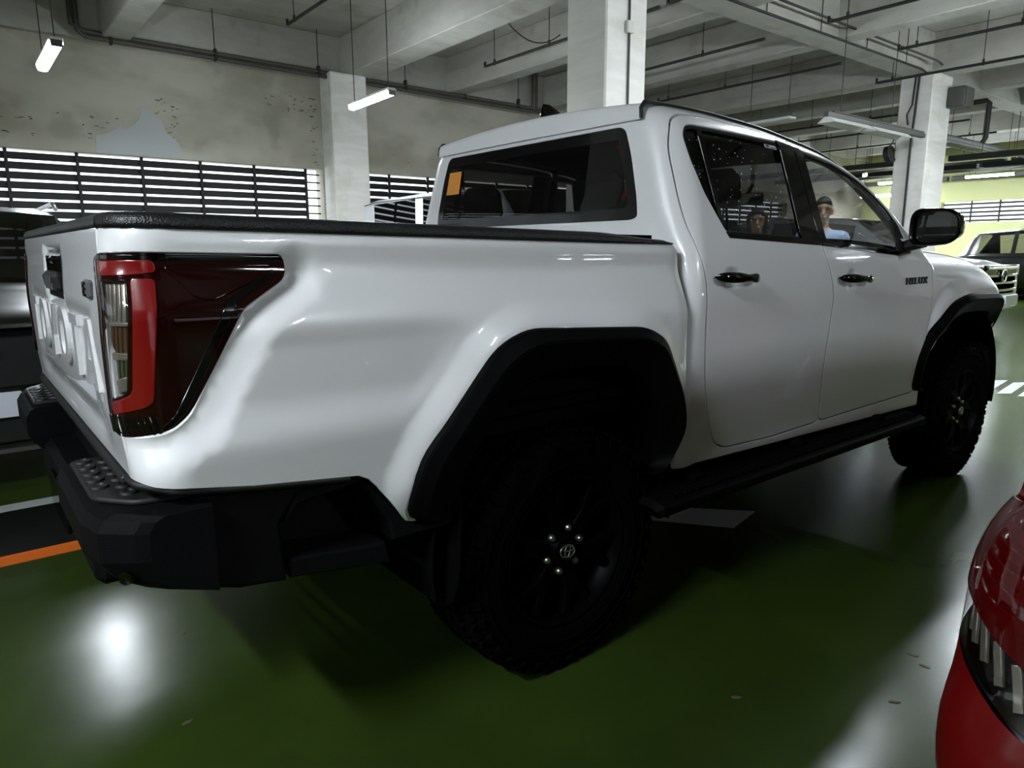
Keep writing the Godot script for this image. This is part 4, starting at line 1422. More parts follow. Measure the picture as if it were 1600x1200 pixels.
func front_end(t: Node) -> void:
	var seam := P([2.440, .60, 2.458, .82, 2.460, 1.015, 2.435, 1.144, 2.425, 1.245, 2.405, 1.30])
	var edge := PackedVector2Array()
	edge.append_array(seam)
	for k in 15:
		var u := 2.44 + k * (3.68 - 2.44) / 14.0
		edge.append(Vector2(u, look("fy", u)))
	edge.append_array(P([3.72, .95, 3.70, .80, 3.60, .70, 3.55, .70, 3.50, .83, 3.38, .97, 3.27, 1.0, 2.88, 1.01, 2.7, .97, 2.56, .87, 2.45, .72, 2.44, .60]))
	var mb := MB.new()
	panel(mb, fender_map, edge, [], 0.026, 0.0, 0.03, 0.003)
	both(t, "front_fender", mb, M.paint_white)
	# bonnet
	var h := MB.new()
	var rows := []
	for i in 25:
		var x := 2.45 + i * 1.22 / 24.0
		var row := []
		for j in 25:
			var e := 1.0 - j / 12.0
			var ed := fender_map(x, look("fy", x) - 0.002)
			var z := (ed.z - 0.006) * e
			var y := look("fy", x) + 0.004 + 0.075 * (1.0 - pow(absf(e), 2.6)) * smoothstep(3.72, 3.3, x)
			row.append(Vector3(x + 0.1 * (1.0 - e * e), y, z))
		rows.append(row)
	h.grid(rows)
	part(t, "bonnet", h, M.paint_white)
	part(t, "cowl", bx(Vector3(2.3, 1.15, -.78), Vector3(2.7, 1.24, .78), 0.03), M.trim_black)
	# nose
	var g := MB.new()
	g.prism(rounded(P([-.72, .72, .72, .72, .66, 1.08, -.66, 1.08]), 0.06), 0.0, 0.12, Transform3D(Basis(Vector3(0, 0, -1), Vector3(0, 1, 0), Vector3(1, 0, 0)), Vector3(3.68, 0, 0)), 0.03)
	var gr := part(t, "grille", g, M.trim_black)
	for k in 5:
		var b := MB.new()
		b.box(at(Vector3(3.805, .78 + k * 0.062, 0)), Vector3(.03, .028, 1.2), .008)
		part(gr, "grille_bar", b, M.gloss_black)
	for s in [-1, 1]:
		var l := MB.new()
		l.prism(rounded(P([-.14, .90, .10, .92, .12, 1.06, -.14, 1.08]), 0.03), 0.0, 0.06, Transform3D(Basis(Vector3(0, 0, -1), Vector3(0, 1, 0), Vector3(1, 0, 0)), Vector3(3.66, 0, .62 * s)), 0.015)
		part(t, "headlamp", l, M.reflector)
	var fb := MB.new()
	fb.prism(rounded(P([3.45, -.86, 3.62, -.86, 3.80, -.55, 3.85, 0, 3.80, .55, 3.62, .86, 3.45, .86]), 0.1), .42, .74, Transform3D(Basis(Vector3(1, 0, 0), Vector3(0, 0, 1), Vector3(0, 1, 0)), Vector3.ZERO), 0.04)
	part(t, "front_bumper", fb, M.bumper_plastic)

func flares(t: Node) -> void:
	var make := func(outer: PackedVector2Array, inner_pts: PackedVector2Array, f: Callable) -> MB:
		var cnt := outer.size()
		var inn := dense(inner_pts, 0.004, false)
		# arc-length match of the inner line to the outer one
		var lo := [0.0]
		for i in range(1, cnt):
			lo.append(lo[i - 1] + outer[i].distance_to(outer[i - 1]))
		var mb := MB.new()
		var rows := []
		for i in cnt:
			var q := inn[roundi((inn.size() - 1) * lo[i] / lo[cnt - 1])]
			var p := outer[i]
			var a: Vector3 = f.call(p.x, p.y)
			var row := []
			for e in [[0.0, -0.012], [0.0, 0.008], [0.02, 0.016], [0.06, 0.021], [0.25, 0.034], [0.31, 0.033], [0.95, -0.020], [1.0, -0.03], [1.0, -0.06], [0.98, -0.12]]:
				var m := p.lerp(q, e[0])
				row.append(Vector3(m.x, m.y, a.z + e[1]))
			rows.append(row)
		# flat shading across the creases, smooth along the arch
		for i in cnt - 1:
			for j in rows[0].size() - 1:
				var n0 := cross_n(rows, i, j)
				var n1 := cross_n(rows, mini(i + 1, cnt - 2), j)
				var np := cross_n(rows, maxi(i - 1, 0), j)
				mb.sq(rows[i][j], rows[i + 1][j], rows[i + 1][j + 1], rows[i][j + 1], (n0 + np).normalized(), (n0 + n1).normalized(), (n0 + n1).normalized(), (n0 + np).normalized())
		for e in [0, cnt - 1]:
			for j in range(1, rows[0].size() - 1):
				mb.ft(rows[e][0], rows[e][j], rows[e][j + 1], Vector3(0, -1, 0))
		return mb
	var ir := rounded(P([-.425, .60, -.395, .745, -.305, .865, -.20, .935, -.10, .968, .16, .958, .262, .925, .375, .775, .41, .655, .40, .555]), 0.06)
	both(t, "wheel_arch_flare", make.call(flare_r, ir, bed_map), M.flare_plastic, "matt black rear wheel arch flare")
	var iff := rounded(P([2.55, .575, 2.555, .70, 2.64, .85, 2.76, .935, 2.90, .962, 3.24, .955, 3.34, .91, 3.46, .76, 3.50, .66]), 0.06)
	both(t, "wheel_arch_flare", make.call(flare_f, iff, fender_map), M.flare_plastic, "matt black front wheel arch flare")

func cross_n(rows: Array, i: int, j: int) -> Vector3:
	var a: Vector3 = rows[i + 1][j] - rows[i][j]
	var b: Vector3 = rows[i][j + 1] - rows[i][j]
	var n := a.cross(b)
	# towards the outside of the arch or the flank
	return n.normalized() if n.length() > 1e-9 else Vector3(0, 0, 1)

func rear_bumper(t: Node) -> void:
	var root := MB.new()
	# centre beam
	root.box(at(Vector3(-1.13, .60, 0)), Vector3(.16, .17, 1.1), .02)
	root.box(at(Vector3(-1.02, .66, 0)), Vector3(.2, .2, 1.5), .02)
	var b := part(t, "rear_bumper", root, M.bumper_plastic, "black plastic rear bumper")
	for s in [1, -1]:
		# corner block: side outline drawn across to the middle, the outer rear corner cut away
		var m := MB.new()
		var secs := [[.40, 0.0, 0.0], [.43, 0.0, 0.0], [.78, 0.0, 0.0], [.86, .018, .0], [.905, .075, .012], [.915, .10, .02]]
		var prof := [Vector2(-1.03, .795), Vector2(-1.215, .795), Vector2(-1.238, .785), Vector2(-1.252, .762), Vector2(-1.252, .70), Vector2(-1.222, .655), Vector2(-1.165, .625), Vector2(-1.03, .592)]
		var ends := []
		for e in secs:
			var row := []
			for p in prof:
				var x: float = maxf(p.x, -1.252 + e[1]) if p.x < -1.1 else p.x
				if p.x < -1.1:
					x = p.x + e[1] * clampf((-1.1 - p.x) / 0.12, 0.0, 1.0)
				row.append(Vector3(x, lerpf(p.y, .70, e[2] * 4.0 if absf(p.y - .7) > .05 else 0.0), e[0] * s))
			ends.append(row)
		for i in secs.size() - 1:
			for j in prof.size() - 1:
				m.fq(ends[i][j], ends[i + 1][j], ends[i + 1][j + 1], ends[i][j + 1], (ends[i][j] + ends[i + 1][j + 1]) * 0.5 - Vector3(-1.13, .70, ends[i][j].z - 0.4 * s * float(i >= 3)))
		for e in [[0, -s], [secs.size() - 1, s]]:
			for j in range(1, prof.size() - 1):
				m.ft(ends[e[0]][0], ends[e[0]][j], ends[e[0]][j + 1], Vector3(0, 0, e[1]))
		var cb := part(b, "corner_block", m, M.bumper_plastic)
		cb.name = "corner_block"
		# step pad with moulded tread studs
		var pad := MB.new()
		pad.prism(rounded(P([-1.225, .43, -1.225, .76, -1.16, .84, -1.05, .86, -1.05, .43]), .02), 0.0, .012, Transform3D(Basis(Vector3(1, 0, 0), Vector3(0, 0, s), Vector3(0, 1, 0)), Vector3(0, .794, 0)), .004)
		for i in 6:
			for j in 4:
				if i == 5 and j == 0:
					continue
				pad.lathe([Vector2(0.02, 0), Vector2(.018, .006), Vector2(.010, .008), Vector2(.007, .004), Vector2(0, .004)], Transform3D(Basis(Vector3(1, 0, 0), Vector3(0, 0, 1), Vector3(0, 1, 0)), Vector3(-1.20 + j * .043, .805, (.465 + i * .058 + .02 * (j % 2)) * s)), 10)
		part(b, "step_pad", pad, M.trim_black, "step pad with moulded studs")
		# parking sensor
		var sn := MB.new()
		sn.lathe([Vector2(.016, 0), Vector2(.015, .005), Vector2(.009, .006), Vector2(0, .006)], Transform3D(Basis(Vector3(0, 0, 1), Vector3(0, 1, 0), Vector3(-1, 0, 0)).rotated(Vector3.UP, .75 * s), Vector3(-1.195, .668, .885 * s)), 14)
		part(b, "parking_sensor", sn, M.gloss_black)
		# side valance ahead of the corner block
		var va := MB.new()
		var z0 := .79
		va.prism(P([-1.06, .85, -1.06, .60, -.98, .574, -.875, .560, -.88, .70, -.84, .76, -.68, .775, -.70, .80, -.94, .825]), z0, .885, at(Vector3.ZERO), .012)
		va.prism(P([-.875, .70, -.845, .765, -.675, .785, -.57, .64, -.42, .645, -.42, .585, -.60, .585, -.612, .64, -.685, .755, -.835, .735]), z0, .885, at(Vector3.ZERO), .008)
		va.prism(P([-.865, .562, -.865, .61, -.62, .585, -.607, .528]), z0 - .1, .88, at(Vector3.ZERO), .008)
		va.prism(P([-.90, .56, -.90, .80, -.62, .78, -.58, .55]), z0 - .06, z0 - .03, at(Vector3.ZERO), .0)
		part(b, "side_valance", va if s == 1 else va.mirrored(), M.bumper_plastic)
	# moulding between body and bumper
	var lip := MB.new()
	for s in [1, -1]:
		var pts := []
		for p in [Vector2(-1.22, .846), Vector2(-1.176, .843), Vector2(-1.10, .832), Vector2(-1.0, .818), Vector2(-.9, .804), Vector2(-.72, .782)]:
			var q := bed_base(p.x, p.y)
			pts.append(Vector3(q.x, q.y - .004, (q.z - .012) * s))
		lip.tube(pts, .010, 6)
	lip.box(at(Vector3(-1.15, .835, 0)), Vector3(.04, .02, 1.56), .005)
	part(b, "gap_moulding", lip, M.trim_black)
	var pl := bx(Vector3(-1.225, .53, -.17), Vector3(-1.212, .64, .17), .004)
	part(b, "plate_recess", pl, M.gloss_black)

func underbody(t: Node) -> void:
	var m := MB.new()
	for s in [-1, 1]:
		m.box(at(Vector3(1.2, .58, .45 * s)), Vector3(4.6, .14, .08), .01)
	for x in [-1.0, -.35, .5, 1.4, 2.4, 3.3]:
		m.box(at(Vector3(x, .58, 0)), Vector3(.1, .1, .9), .01)
	part(t, "chassis_frame", m, M.chassis)
	m = MB.new()
	m.box(at(Vector3(1.55, .57, 0)), Vector3(2.1, .06, 1.68), .01)
	m.box(at(Vector3(-.35, .80, 0)), Vector3(1.55, .05, 1.62), .01)
	m.box(at(Vector3(3.0, .9, 0)), Vector3(1.0, .3, .9), .05)
	m.box(at(Vector3(1.3, .46, -.3)), Vector3(1.0, .16, .35), .05)
	for s in [-1, 1]:
		m.box(at(Vector3(1.5, .475, .80 * s)), Vector3(1.95, .15, .09), .01)
	m.box(at(Vector3(.52, .72, 0)), Vector3(.04, .4, 1.6), .01)
	part(t, "floor_pan", m, M.chassis)
	m = MB.new()
	m.tube([Vector3(0, .39, -.75), Vector3(0, .39, .75)], .045, 12)
	m.lathe([Vector2(0, -.12), Vector2(.12, -.08), Vector2(.15, 0), Vector2(.12, .08), Vector2(0, .12)], at(Vector3(0, .39, 0)), 20)
	for s in [-1, 1]:
		for k in 3:
			m.box(at(Vector3(0.0, .47 + .018 * k, .52 * s)), Vector3(1.1 - .25 * k, .014, .06), .003)
	part(t, "rear_axle", m, M.chassis)
	m = MB.new()
	m.tube([Vector3(-.05, .42, .42), Vector3(.12, .86, .38)], .035, 10)
	m.tube([Vector3(-.05, .42, -.42), Vector3(.12, .86, -.38)], .035, 10)
	part(t, "shock_absorber", m, M.chassis)
	# inner wheel housings
	for q in [[0.0, .50, -.06], [3.085, .50, -.06]]:
		for s in [-1, 1]:
			var h := MB.new()
			var rows := []
			for i in 23:
				var a := PI * (-0.06 + 1.12 * i / 22.0)
				var row := []
				for z in [.885, .80, .66, .52]:
					row.append(Vector3(q[0] - cos(a) * .49, .47 + sin(a) * .50, z * s))
				rows.append(row)
			h.grid(rows)
			for i in 22:
				h.ft(Vector3(q[0], .5, .52 * s), rows[i][3], rows[i + 1][3], Vector3(0, 0, s))
			part(t, "wheel_housing", h, M.chassis)
	# bare metal bracket seen over the tyre
	m = MB.new()
	m.prism(P([-.09, .845, .02, .875, .27, .895, .27, .83, .20, .825, .12, .84, .0, .83, -.02, .79, -.09, .78]), .0, .012, at(Vector3(.02, 0, .60)), .002)
	m.box(at(Vector3(-.035, .80, .612)), Vector3(.075, .06, .03), .004)
	m.box(at(Vector3(.15, .815, .60)), Vector3(.08, .06, .05), .004)
	for p in [Vector2(-.03, .82), Vector2(-.03, .79), Vector2(.24, .79)]:
		m.lathe([Vector2(.007, 0), Vector2(.007, .02), Vector2(0, .02)], at(Vector3(p.x, p.y, .615)), 8)
	part(t, "wheel_housing_bracket", m, M.bracket_grey, "bare grey metal bracket above the rear tyre")
	# running boards
	for s in [-1, 1]:
		var r := MB.new()
		r.prism(rounded(P([.845, .455, .965, .44, .995, .452, .995, .485, .96, .497, .845, .505]), .012), .30, 2.32, Transform3D(Basis(Vector3(0, 0, s), Vector3(0, 1, 0), Vector3(1, 0, 0)), Vector3.ZERO), .02)
		var rb := part(t, "running_board", r, M.flare_plastic, "black running board under the doors")
		r = MB.new()
		for k in 60:
			r.box(at(Vector3(.40 + k * .0315, .499, .945 * s)), Vector3(.016, .008, .055), .002)
		part(rb, "tread_strip", r, M.rubber)
		for x in [.6, 1.3, 2.0]:
			r = MB.new()
			r.box(at(Vector3(x, .50, .72 * s)), Vector3(.06, .05, .4), .008)
			part(rb, "board_bracket", r, M.chassis)
		# mud flaps
		var f := MB.new()
		f.prism(rounded(P([.62, .65, .915, .65, .925, .42, .90, .335, .86, .312, .70, .33, .64, .40]), .03), 0.0, .012, Transform3D(Basis(Vector3(0, 0, s), Vector3(0, 1, 0), Vector3(1, 0, 0)).rotated(Vector3(0, 0, 1), -.08), Vector3(-.47, .03, 0)), .004)
		part(t, "mud_flap", f, M.rubber)
	# exhaust and spare wheel carrier
	m = MB.new()
	m.tube([Vector3(2.0, .46, .28), Vector3(.6, .46, .3), Vector3(.2, .60, .32), Vector3(-.2, .62, .34), Vector3(-.8, .5, .5)], .03, 8)
	part(t, "exhaust_pipe", m, M.chassis)

func wheels(t: Node) -> void:
	var tyre := MB.new()
	# profile from the inner bead round the tread to the outer bead; z is outward
	tyre.lathe([Vector2(.232, -.118), Vector2(.25, -.128), Vector2(.30, -.135), Vector2(.345, -.130), Vector2(.372, -.114), Vector2(.382, -.098), Vector2(.384, -.05), Vector2(.385, 0), Vector2(.384, .05), Vector2(.382, .098), Vector2(.372, .114), Vector2(.345, .130), Vector2(.30, .135), Vector2(.262, .131), Vector2(.246, .124), Vector2(.232, .112)].map(func(q): return q), Transform3D(), 72, 0.6)
	for k in 72:
		var a := TAU * k / 72.0
		var rot := Basis(Vector3(0, 0, 1), a)
		for q in [[-.105, 0.0, .036], [-.052, .5, .034], [0.0, 0.0, .034], [.052, .5, .034], [.105, 0.0, .036]]:
			var rot2 := Basis(Vector3(0, 0, 1), a + q[1] * TAU / 72.0)
			var rr := .388 if absf(q[0]) < .1 else .380
			tyre.box(Transform3D(rot2 * Basis(Vector3(1, 0, 0), 0.35 if (k % 2) else -0.2), rot2 * Vector3(rr, 0, q[0])), Vector3(.014, .022, q[2]), 0.0)
		# shoulder lugs
		for s in [-1, 1]:
			if k % 2 == 0:
				tyre.box(Transform3D(rot * Basis(Vector3(0, 1, 0), -0.9 * s), rot * Vector3(.366, 0, .118 * s)), Vector3(.012, .026, .045), 0.0)
	for r in [.285, .325]:
		tyre.lathe([Vector2(r - .004, .1335), Vector2(r - .003, .1365), Vector2(r + .003, .1365), Vector2(r + .004, .1335)], Transform3D(), 72)
	var tyre_mesh := tyre.mesh(M.rubber)
	var rim := MB.new()
	rim.lathe([Vector2(.232, -.11), Vector2(.215, -.10), Vector2(.205, -.02), Vector2(.208, .07), Vector2(.222, .095), Vector2(.238, .118), Vector2(.240, .124), Vector2(.234, .126), Vector2(.226, .118), Vector2(.214, .095)].map(func(q): return q), Transform3D(), 60, 0.6)
	rim.lathe([Vector2(.21, .03), Vector2(.0, .03)], Transform3D(), 40)
	var rim_mesh := rim.mesh(M.rim_black)
	var spoke := MB.new()
	# a forked spoke: one arm from the hub that splits towards the rim
	spoke.prism(P([.085, -.026, .135, -.030, .205, -.062, .222, -.058, .224, -.036, .165, -.006, .165, .006, .224, .036, .222, .058, .205, .062, .135, .030, .085, .026]), .062, .098, Transform3D(Basis(Vector3(0, 1, 0), -0.05), Vector3.ZERO), .006)
	var spoke_mesh := spoke.mesh(M.rim_black)
	var hub := MB.new()
	hub.lathe([Vector2(.115, .05), Vector2(.105, .085), Vector2(.09, .092), Vector2(.055, .088), Vector2(.05, .10), Vector2(.046, .112), Vector2(.036, .115), Vector2(0, .116)], Transform3D(), 40)
	var hub_mesh := hub.mesh(M.rim_black)
	var nut := MB.new()
	nut.lathe([Vector2(.0115, .078), Vector2(.0115, .10), Vector2(.009, .106), Vector2(0, .107)], Transform3D(), 6, 2.0)
	var nut_mesh := nut.mesh(M.nut_silver)
	var em := MB.new()
	for q in [[.030, .0205, 0.0], [.0105, .0195, 0.0], [.0235, .0085, .0085]]:
		var pts := []
		for k in 29:
			var a := TAU * k / 28.0
			pts.append(Vector3(cos(a) * q[0], sin(a) * q[1] + q[2], .117))
		em.tube(pts, .0022, 5, -1.0, false)
	var em_mesh := em.mesh(M.nut_silver)
	var brake := MB.new()
	brake.lathe([Vector2(.0, .0), Vector2(.16, .0), Vector2(.16, .02), Vector2(.0, .02)], Transform3D(), 36)
	var brake_mesh := brake.mesh(M.chassis)
	for q in [[0.0, 1, -0.26], [3.085, 1, 0.1], [0.0, -1, 0.3], [3.085, -1, 0.1]]:
		var w := Node3D.new()
		w.name = "wheel"
		t.add_child(w, true)
		w.position = Vector3(q[0], .388, .765 * q[1])
		w.rotation.y = 0.0 if q[1] == 1 else PI
		part_mesh(w, "tyre", tyre_mesh, "black all terrain tyre")
		part_mesh(w, "rim", rim_mesh)
		part_mesh(w, "hub", hub_mesh)
		part_mesh(w, "brake_disc", brake_mesh)
		for k in 6:
			part_mesh(w, "spoke", spoke_mesh).rotation.z = TAU * k / 6.0 + q[2]
			var nn := part_mesh(w, "lug_nut", nut_mesh, "silver lug nut")
			nn.position = Vector3(cos(TAU * k / 6.0 + q[2] + .52), sin(TAU * k / 6.0 + q[2] + .52), 0) * .07
		part_mesh(w, "centre_cap_emblem", em_mesh, "silver oval emblem").rotation.z = q[2] * 0.8

func interior(t: Node) -> void:
	var seat := func(x: float, z: float, w: float, rake: float) -> void:
		var m := MB.new()
		m.box(Transform3D(Basis(Vector3(0, 0, 1), 0.08), Vector3(x + .22, .93, z)), Vector3(.52, .15, w), .05)
		m.box(Transform3D(Basis(Vector3(0, 0, 1), rake), Vector3(x - .08, 1.14, z)), Vector3(.15, .46, w * .92), .055)
		var s := part(t, "seat", m, M.seat_cloth)
		for k in ([0.0] if w < .8 else [-.38, .38]):
			var hd := MB.new()
			hd.box(Transform3D(Basis(Vector3(0, 0, 1), rake * .6), Vector3(x - .19, 1.57 if w < .8 else 1.51, z + k)), Vector3(.09, .17, .27), .04)
			for d in [-.06, .06]:
				hd.tube([Vector3(x - .15, 1.33, z + k + d), Vector3(x - .185, 1.52, z + k + d)], .007, 6)
			part(s, "headrest", hd, M.seat_cloth)
	seat.call(1.55, .37, .52, .3)
	seat.call(1.55, -.37, .52, .3)
	seat.call(.80, 0.0, 1.3, .22)
	var d := MB.new()
	d.box(at(Vector3(2.28, 1.12, 0)), Vector3(.36, .22, 1.5), .06)
	d.box(at(Vector3(2.05, .95, 0)), Vector3(.5, .3, .26), .05)
	part(t, "dashboard", d, M.interior)
	var w := MB.new()
	var pts := []
	for k in 33:
		var a := TAU * k / 32.0
		pts.append(Vector3(1.98 - sin(a) * .07, 1.2 + sin(a) * .17, -.37 + cos(a) * .185))
	w.tube(pts, .015, 8, -1.0, false)
	w.tube([Vector3(1.98, 1.2, -.55), Vector3(2.0, 1.2, -.37), Vector3(1.98, 1.2, -.19)], .02, 6)
	w.box(at(Vector3(2.0, 1.19, -.37)), Vector3(.06, .1, .12), .02)
	part(t, "steering_wheel", w, M.interior)
	var rv := MB.new()
	rv.box(at(Vector3(2.16, 1.58, 0.0)), Vector3(.035, .065, .22), .012)
	rv.tube([Vector3(2.17, 1.6, 0), Vector3(2.22, 1.66, 0)], .012, 6)
	var r := part(t, "rear_view_mirror", rv, M.gloss_black)
	part(r, "mirror_glass", bx(Vector3(2.139, 1.553, -.105), Vector3(2.142, 1.607, .105)), M.mirror)
	# trims that close the cabin from inside
	var tr := MB.new()
	tr.box(at(Vector3(.60, 1.0, 0)), Vector3(.03, .78, 1.5), .01)
	for s in [-1, 1]:
		tr.box(at(Vector3(1.5, .95, .82 * s)), Vector3(1.8, .68, .03), .01)
	part(t, "cabin_trim", tr, M.interior)
	var sb := MB.new()
	sb.tube([Vector3(.62, 1.69, .475), Vector3(.615, 1.63, .515), Vector3(.612, 1.57, .54), Vector3(.612, 1.52, .535), Vector3(.615, 1.48, .50)], .012, 6)
	part(t, "seat_belt", sb, M.belt_red, "orange red seat belt webbing")

# ---------------------------------------------------------------- other vehicles
func loft(st: Array, half: float, high: float, wide: float) -> Dictionary:
	var secs := []
	for s in st:
		var x: float = s[0] * half
		var yb: float = s[1] * high
		var hw: float = s[2] * wide
		var ys: float = s[3] * high
		var yr: float = s[4] * high
		var hr: float = s[5] * wide
		var y7 := maxf(yr - .09, ys + .02)
		var y8 := maxf(yr - .02, ys + .025)
		var pts := [Vector2(0, yb), Vector2(.8 * hw, yb), Vector2(.96 * hw, yb + .07), Vector2(hw, yb + .4 * (ys - yb)), Vector2(hw, ys - .13), Vector2(.985 * hw, ys - .05), Vector2(.955 * hw, ys), Vector2(.935 * hw, ys + .012), Vector2(hr + .03, y7), Vector2(hr - .04, y8), Vector2(.55 * hr, maxf(yr, y8)), Vector2(0, maxf(yr + .012, y8 + .005))]
		var row := []
		for p in pts:
			row.append(Vector3(x, p.y, p.x))
		secs.append(row)
	var out := {"paint": MB.new(), "side": [], "screen": []}
	var a := secs.size()
	var b: int = secs[0].size()
	var nn := []
	for i in a:
		var row := []
		for j in b:
			var du: Vector3 = secs[mini(i + 1, a - 1)][j] - secs[maxi(i - 1, 0)][j]
			var dv: Vector3 = secs[i][mini(j + 1, b - 1)] - secs[i][maxi(j - 1, 0)]
			if j == 0:
				row.append(Vector3.DOWN)
				continue
			if j == b - 1:
				dv = Vector3(0, 0, -1)
			row.append(du.cross(dv).normalized())
		nn.append(row)
	for i in a - 1:
		for j in b - 1:
			var kind: String = st[i][6]
			var into: MB = out.paint
			if kind == "s" and j == 7:
				out.side.append(MB.new())
				into = out.side[-1]
			elif kind == "w" and j >= 9:
				if j == 9:
					out.screen.append(MB.new())
				into = out.screen[-1]
			into.sq(secs[i][j], secs[i + 1][j], secs[i + 1][j + 1], secs[i][j + 1], nn[i][j], nn[i + 1][j], nn[i + 1][j + 1], nn[i][j + 1])
	for e in [[0, -1], [a - 1, 1]]:
		for j in range(1, b - 1):
			out.paint.ft(secs[e[0]][0], secs[e[0]][j], secs[e[0]][j + 1], Vector3(e[1], 0, 0))
	out.paint.add(out.paint.mirrored())
	for k in out.screen:
		k.add(k.mirrored())
	for k in out.side.duplicate():
		out.side.append(k.mirrored())
	return out

func panes(t: Node, l: Dictionary, glass: Material, shift := Vector3.ZERO) -> void:
	for k in l.side:
		part(t, "side_window", k, glass).position = shift
	for k in l.screen:
		part(t, "windscreen", k, glass).position = shift

const SUV := [[-1.0, .28, .80, .52, .54, .60, "b"], [-.965, .18, .95, .60, .64, .70, "w"], [-.83, .15, 1.0, .64, .93, .70, "p"], [-.77, .15, 1.0, .645, .965, .71, "s"], [-.45, .14, 1.0, .645, .995, .72, "p"], [-.41, .14, 1.0, .64, 1.0, .72, "s"], [-.03, .14, 1.0, .63, .99, .72, "p"], [.01, .14, 1.0, .625, .985, .72, "s"], [.2, .14, 1.0, .62, .955, .71, "w"], [.48, .14, 1.0, .61, .665, .72, "b"], [.6, .14, 1.0, .60, .64, .74, "b"], [.86, .15, .97, .575, .605, .72, "b"], [.95, .16, .91, .54, .565, .66, "b"], [1.0, .2, .80, .46, .49, .58, "b"]]
const VAN := [[-1.0, .25, .92, .5, .93, .80, "b"], [-.985, .17, .98, .55, .975, .86, "p"], [-.84, .15, 1.0, .56, .99, .88, "s"], [-.29, .15, 1.0, .56, 1.0, .88, "p"], [-.2, .15, 1.0, .56, 1.0, .88, "s"], [.27, .15, 1.0, .56, .995, .88, "p"], [.33, .15, 1.0, .56, .99, .87, "s"], [.55, .15, 1.0, .555, .965, .85, "w"], [.84, .15, 1.0, .54, .58, .80, "b"], [.93, .16, .96, .50, .53, .74, "b"], [1.0, .2, .86, .42, .45, .68, "b"]]

var car_wheel := {}

func car(called: String, label: String, category: String, st: Array, dim: Vector3, p: Vector3, turn: float, paint: Material, glass: Material) -> Node3D:
	var t := thing(called, label, category, p, turn)
	var l := loft(st, dim.x / 2, dim.y, dim.z / 2)
	part(t, "body", l.paint, paint)
	panes(t, l, glass)
	if car_wheel.is_empty():
		var w := MB.new()
		w.lathe([Vector2(.2, -.1), Vector2(.31, -.1), Vector2(.335, -.08), Vector2(.34, 0), Vector2(.335, .08), Vector2(.31, .1), Vector2(.22, .1), Vector2(.21, .09)], Transform3D(), 36, .6)
		car_wheel.tyre = w.mesh(M.rubber)
		w = MB.new()
		w.lathe([Vector2(.22, .085), Vector2(.2, .05), Vector2(0, .05)], Transform3D(), 32)
		for k in 10:
			w.box(Transform3D(Basis(Vector3(0, 0, 1), TAU * k / 10.0), Basis(Vector3(0, 0, 1), TAU * k / 10.0) * Vector3(.12, 0, .075)), Vector3(.19, .03, .025), .005)
		w.lathe([Vector2(.05, .06), Vector2(.045, .1), Vector2(0, .102)], Transform3D(), 20)
		car_wheel.rim = w.mesh(M.paint_silver)
		w = MB.new()
		w.lathe([Vector2(.34, .0), Vector2(.40, .0), Vector2(.40, .02), Vector2(.34, .02), Vector2(.34, -.05)], Transform3D(), 36)
		car_wheel.arch = w.mesh(M.trim_black)
	for q in [[.61, 1], [.61, -1], [-.58, 1], [-.58, -1]]:
		var n := Node3D.new()
		n.name = "wheel"
		t.add_child(n, true)
		n.position = Vector3(q[0] * dim.x / 2, .34, (dim.z / 2 - .085) * q[1])
		n.rotation.y = 0.0 if q[1] == 1 else PI
		part_mesh(n, "tyre", car_wheel.tyre)
		part_mesh(n, "rim", car_wheel.rim)
		part_mesh(n, "arch_trim", car_wheel.arch).position.z = .085
	return t

func face_prism(t: Node, called: String, poly: PackedVector2Array, x: float, deep: float, m: Material, bev := 0.006, label := "") -> MeshInstance3D:
	# polygon in (z, y) on a face that looks along the vehicle's +x
	var mb := MB.new()
	mb.prism(poly, 0.0, deep, Transform3D(Basis(Vector3(0, 0, 1), Vector3(0, 1, 0), Vector3(1, 0, 0)), Vector3(x, 0, 0)), bev)
	return part(t, called, mb, m, label)

func ring(t: Node, called: String, c: Vector3, rz: float, ry: float, r: float, m: Material, label := "") -> MeshInstance3D:
	var mb := MB.new()
	var pts := []
	for k in 25:
		var a := TAU * k / 24.0
		pts.append(c + Vector3(0, sin(a) * ry, cos(a) * rz))
	mb.tube(pts, r, 6, -1.0, false)
	return part(t, called, mb, m, label)

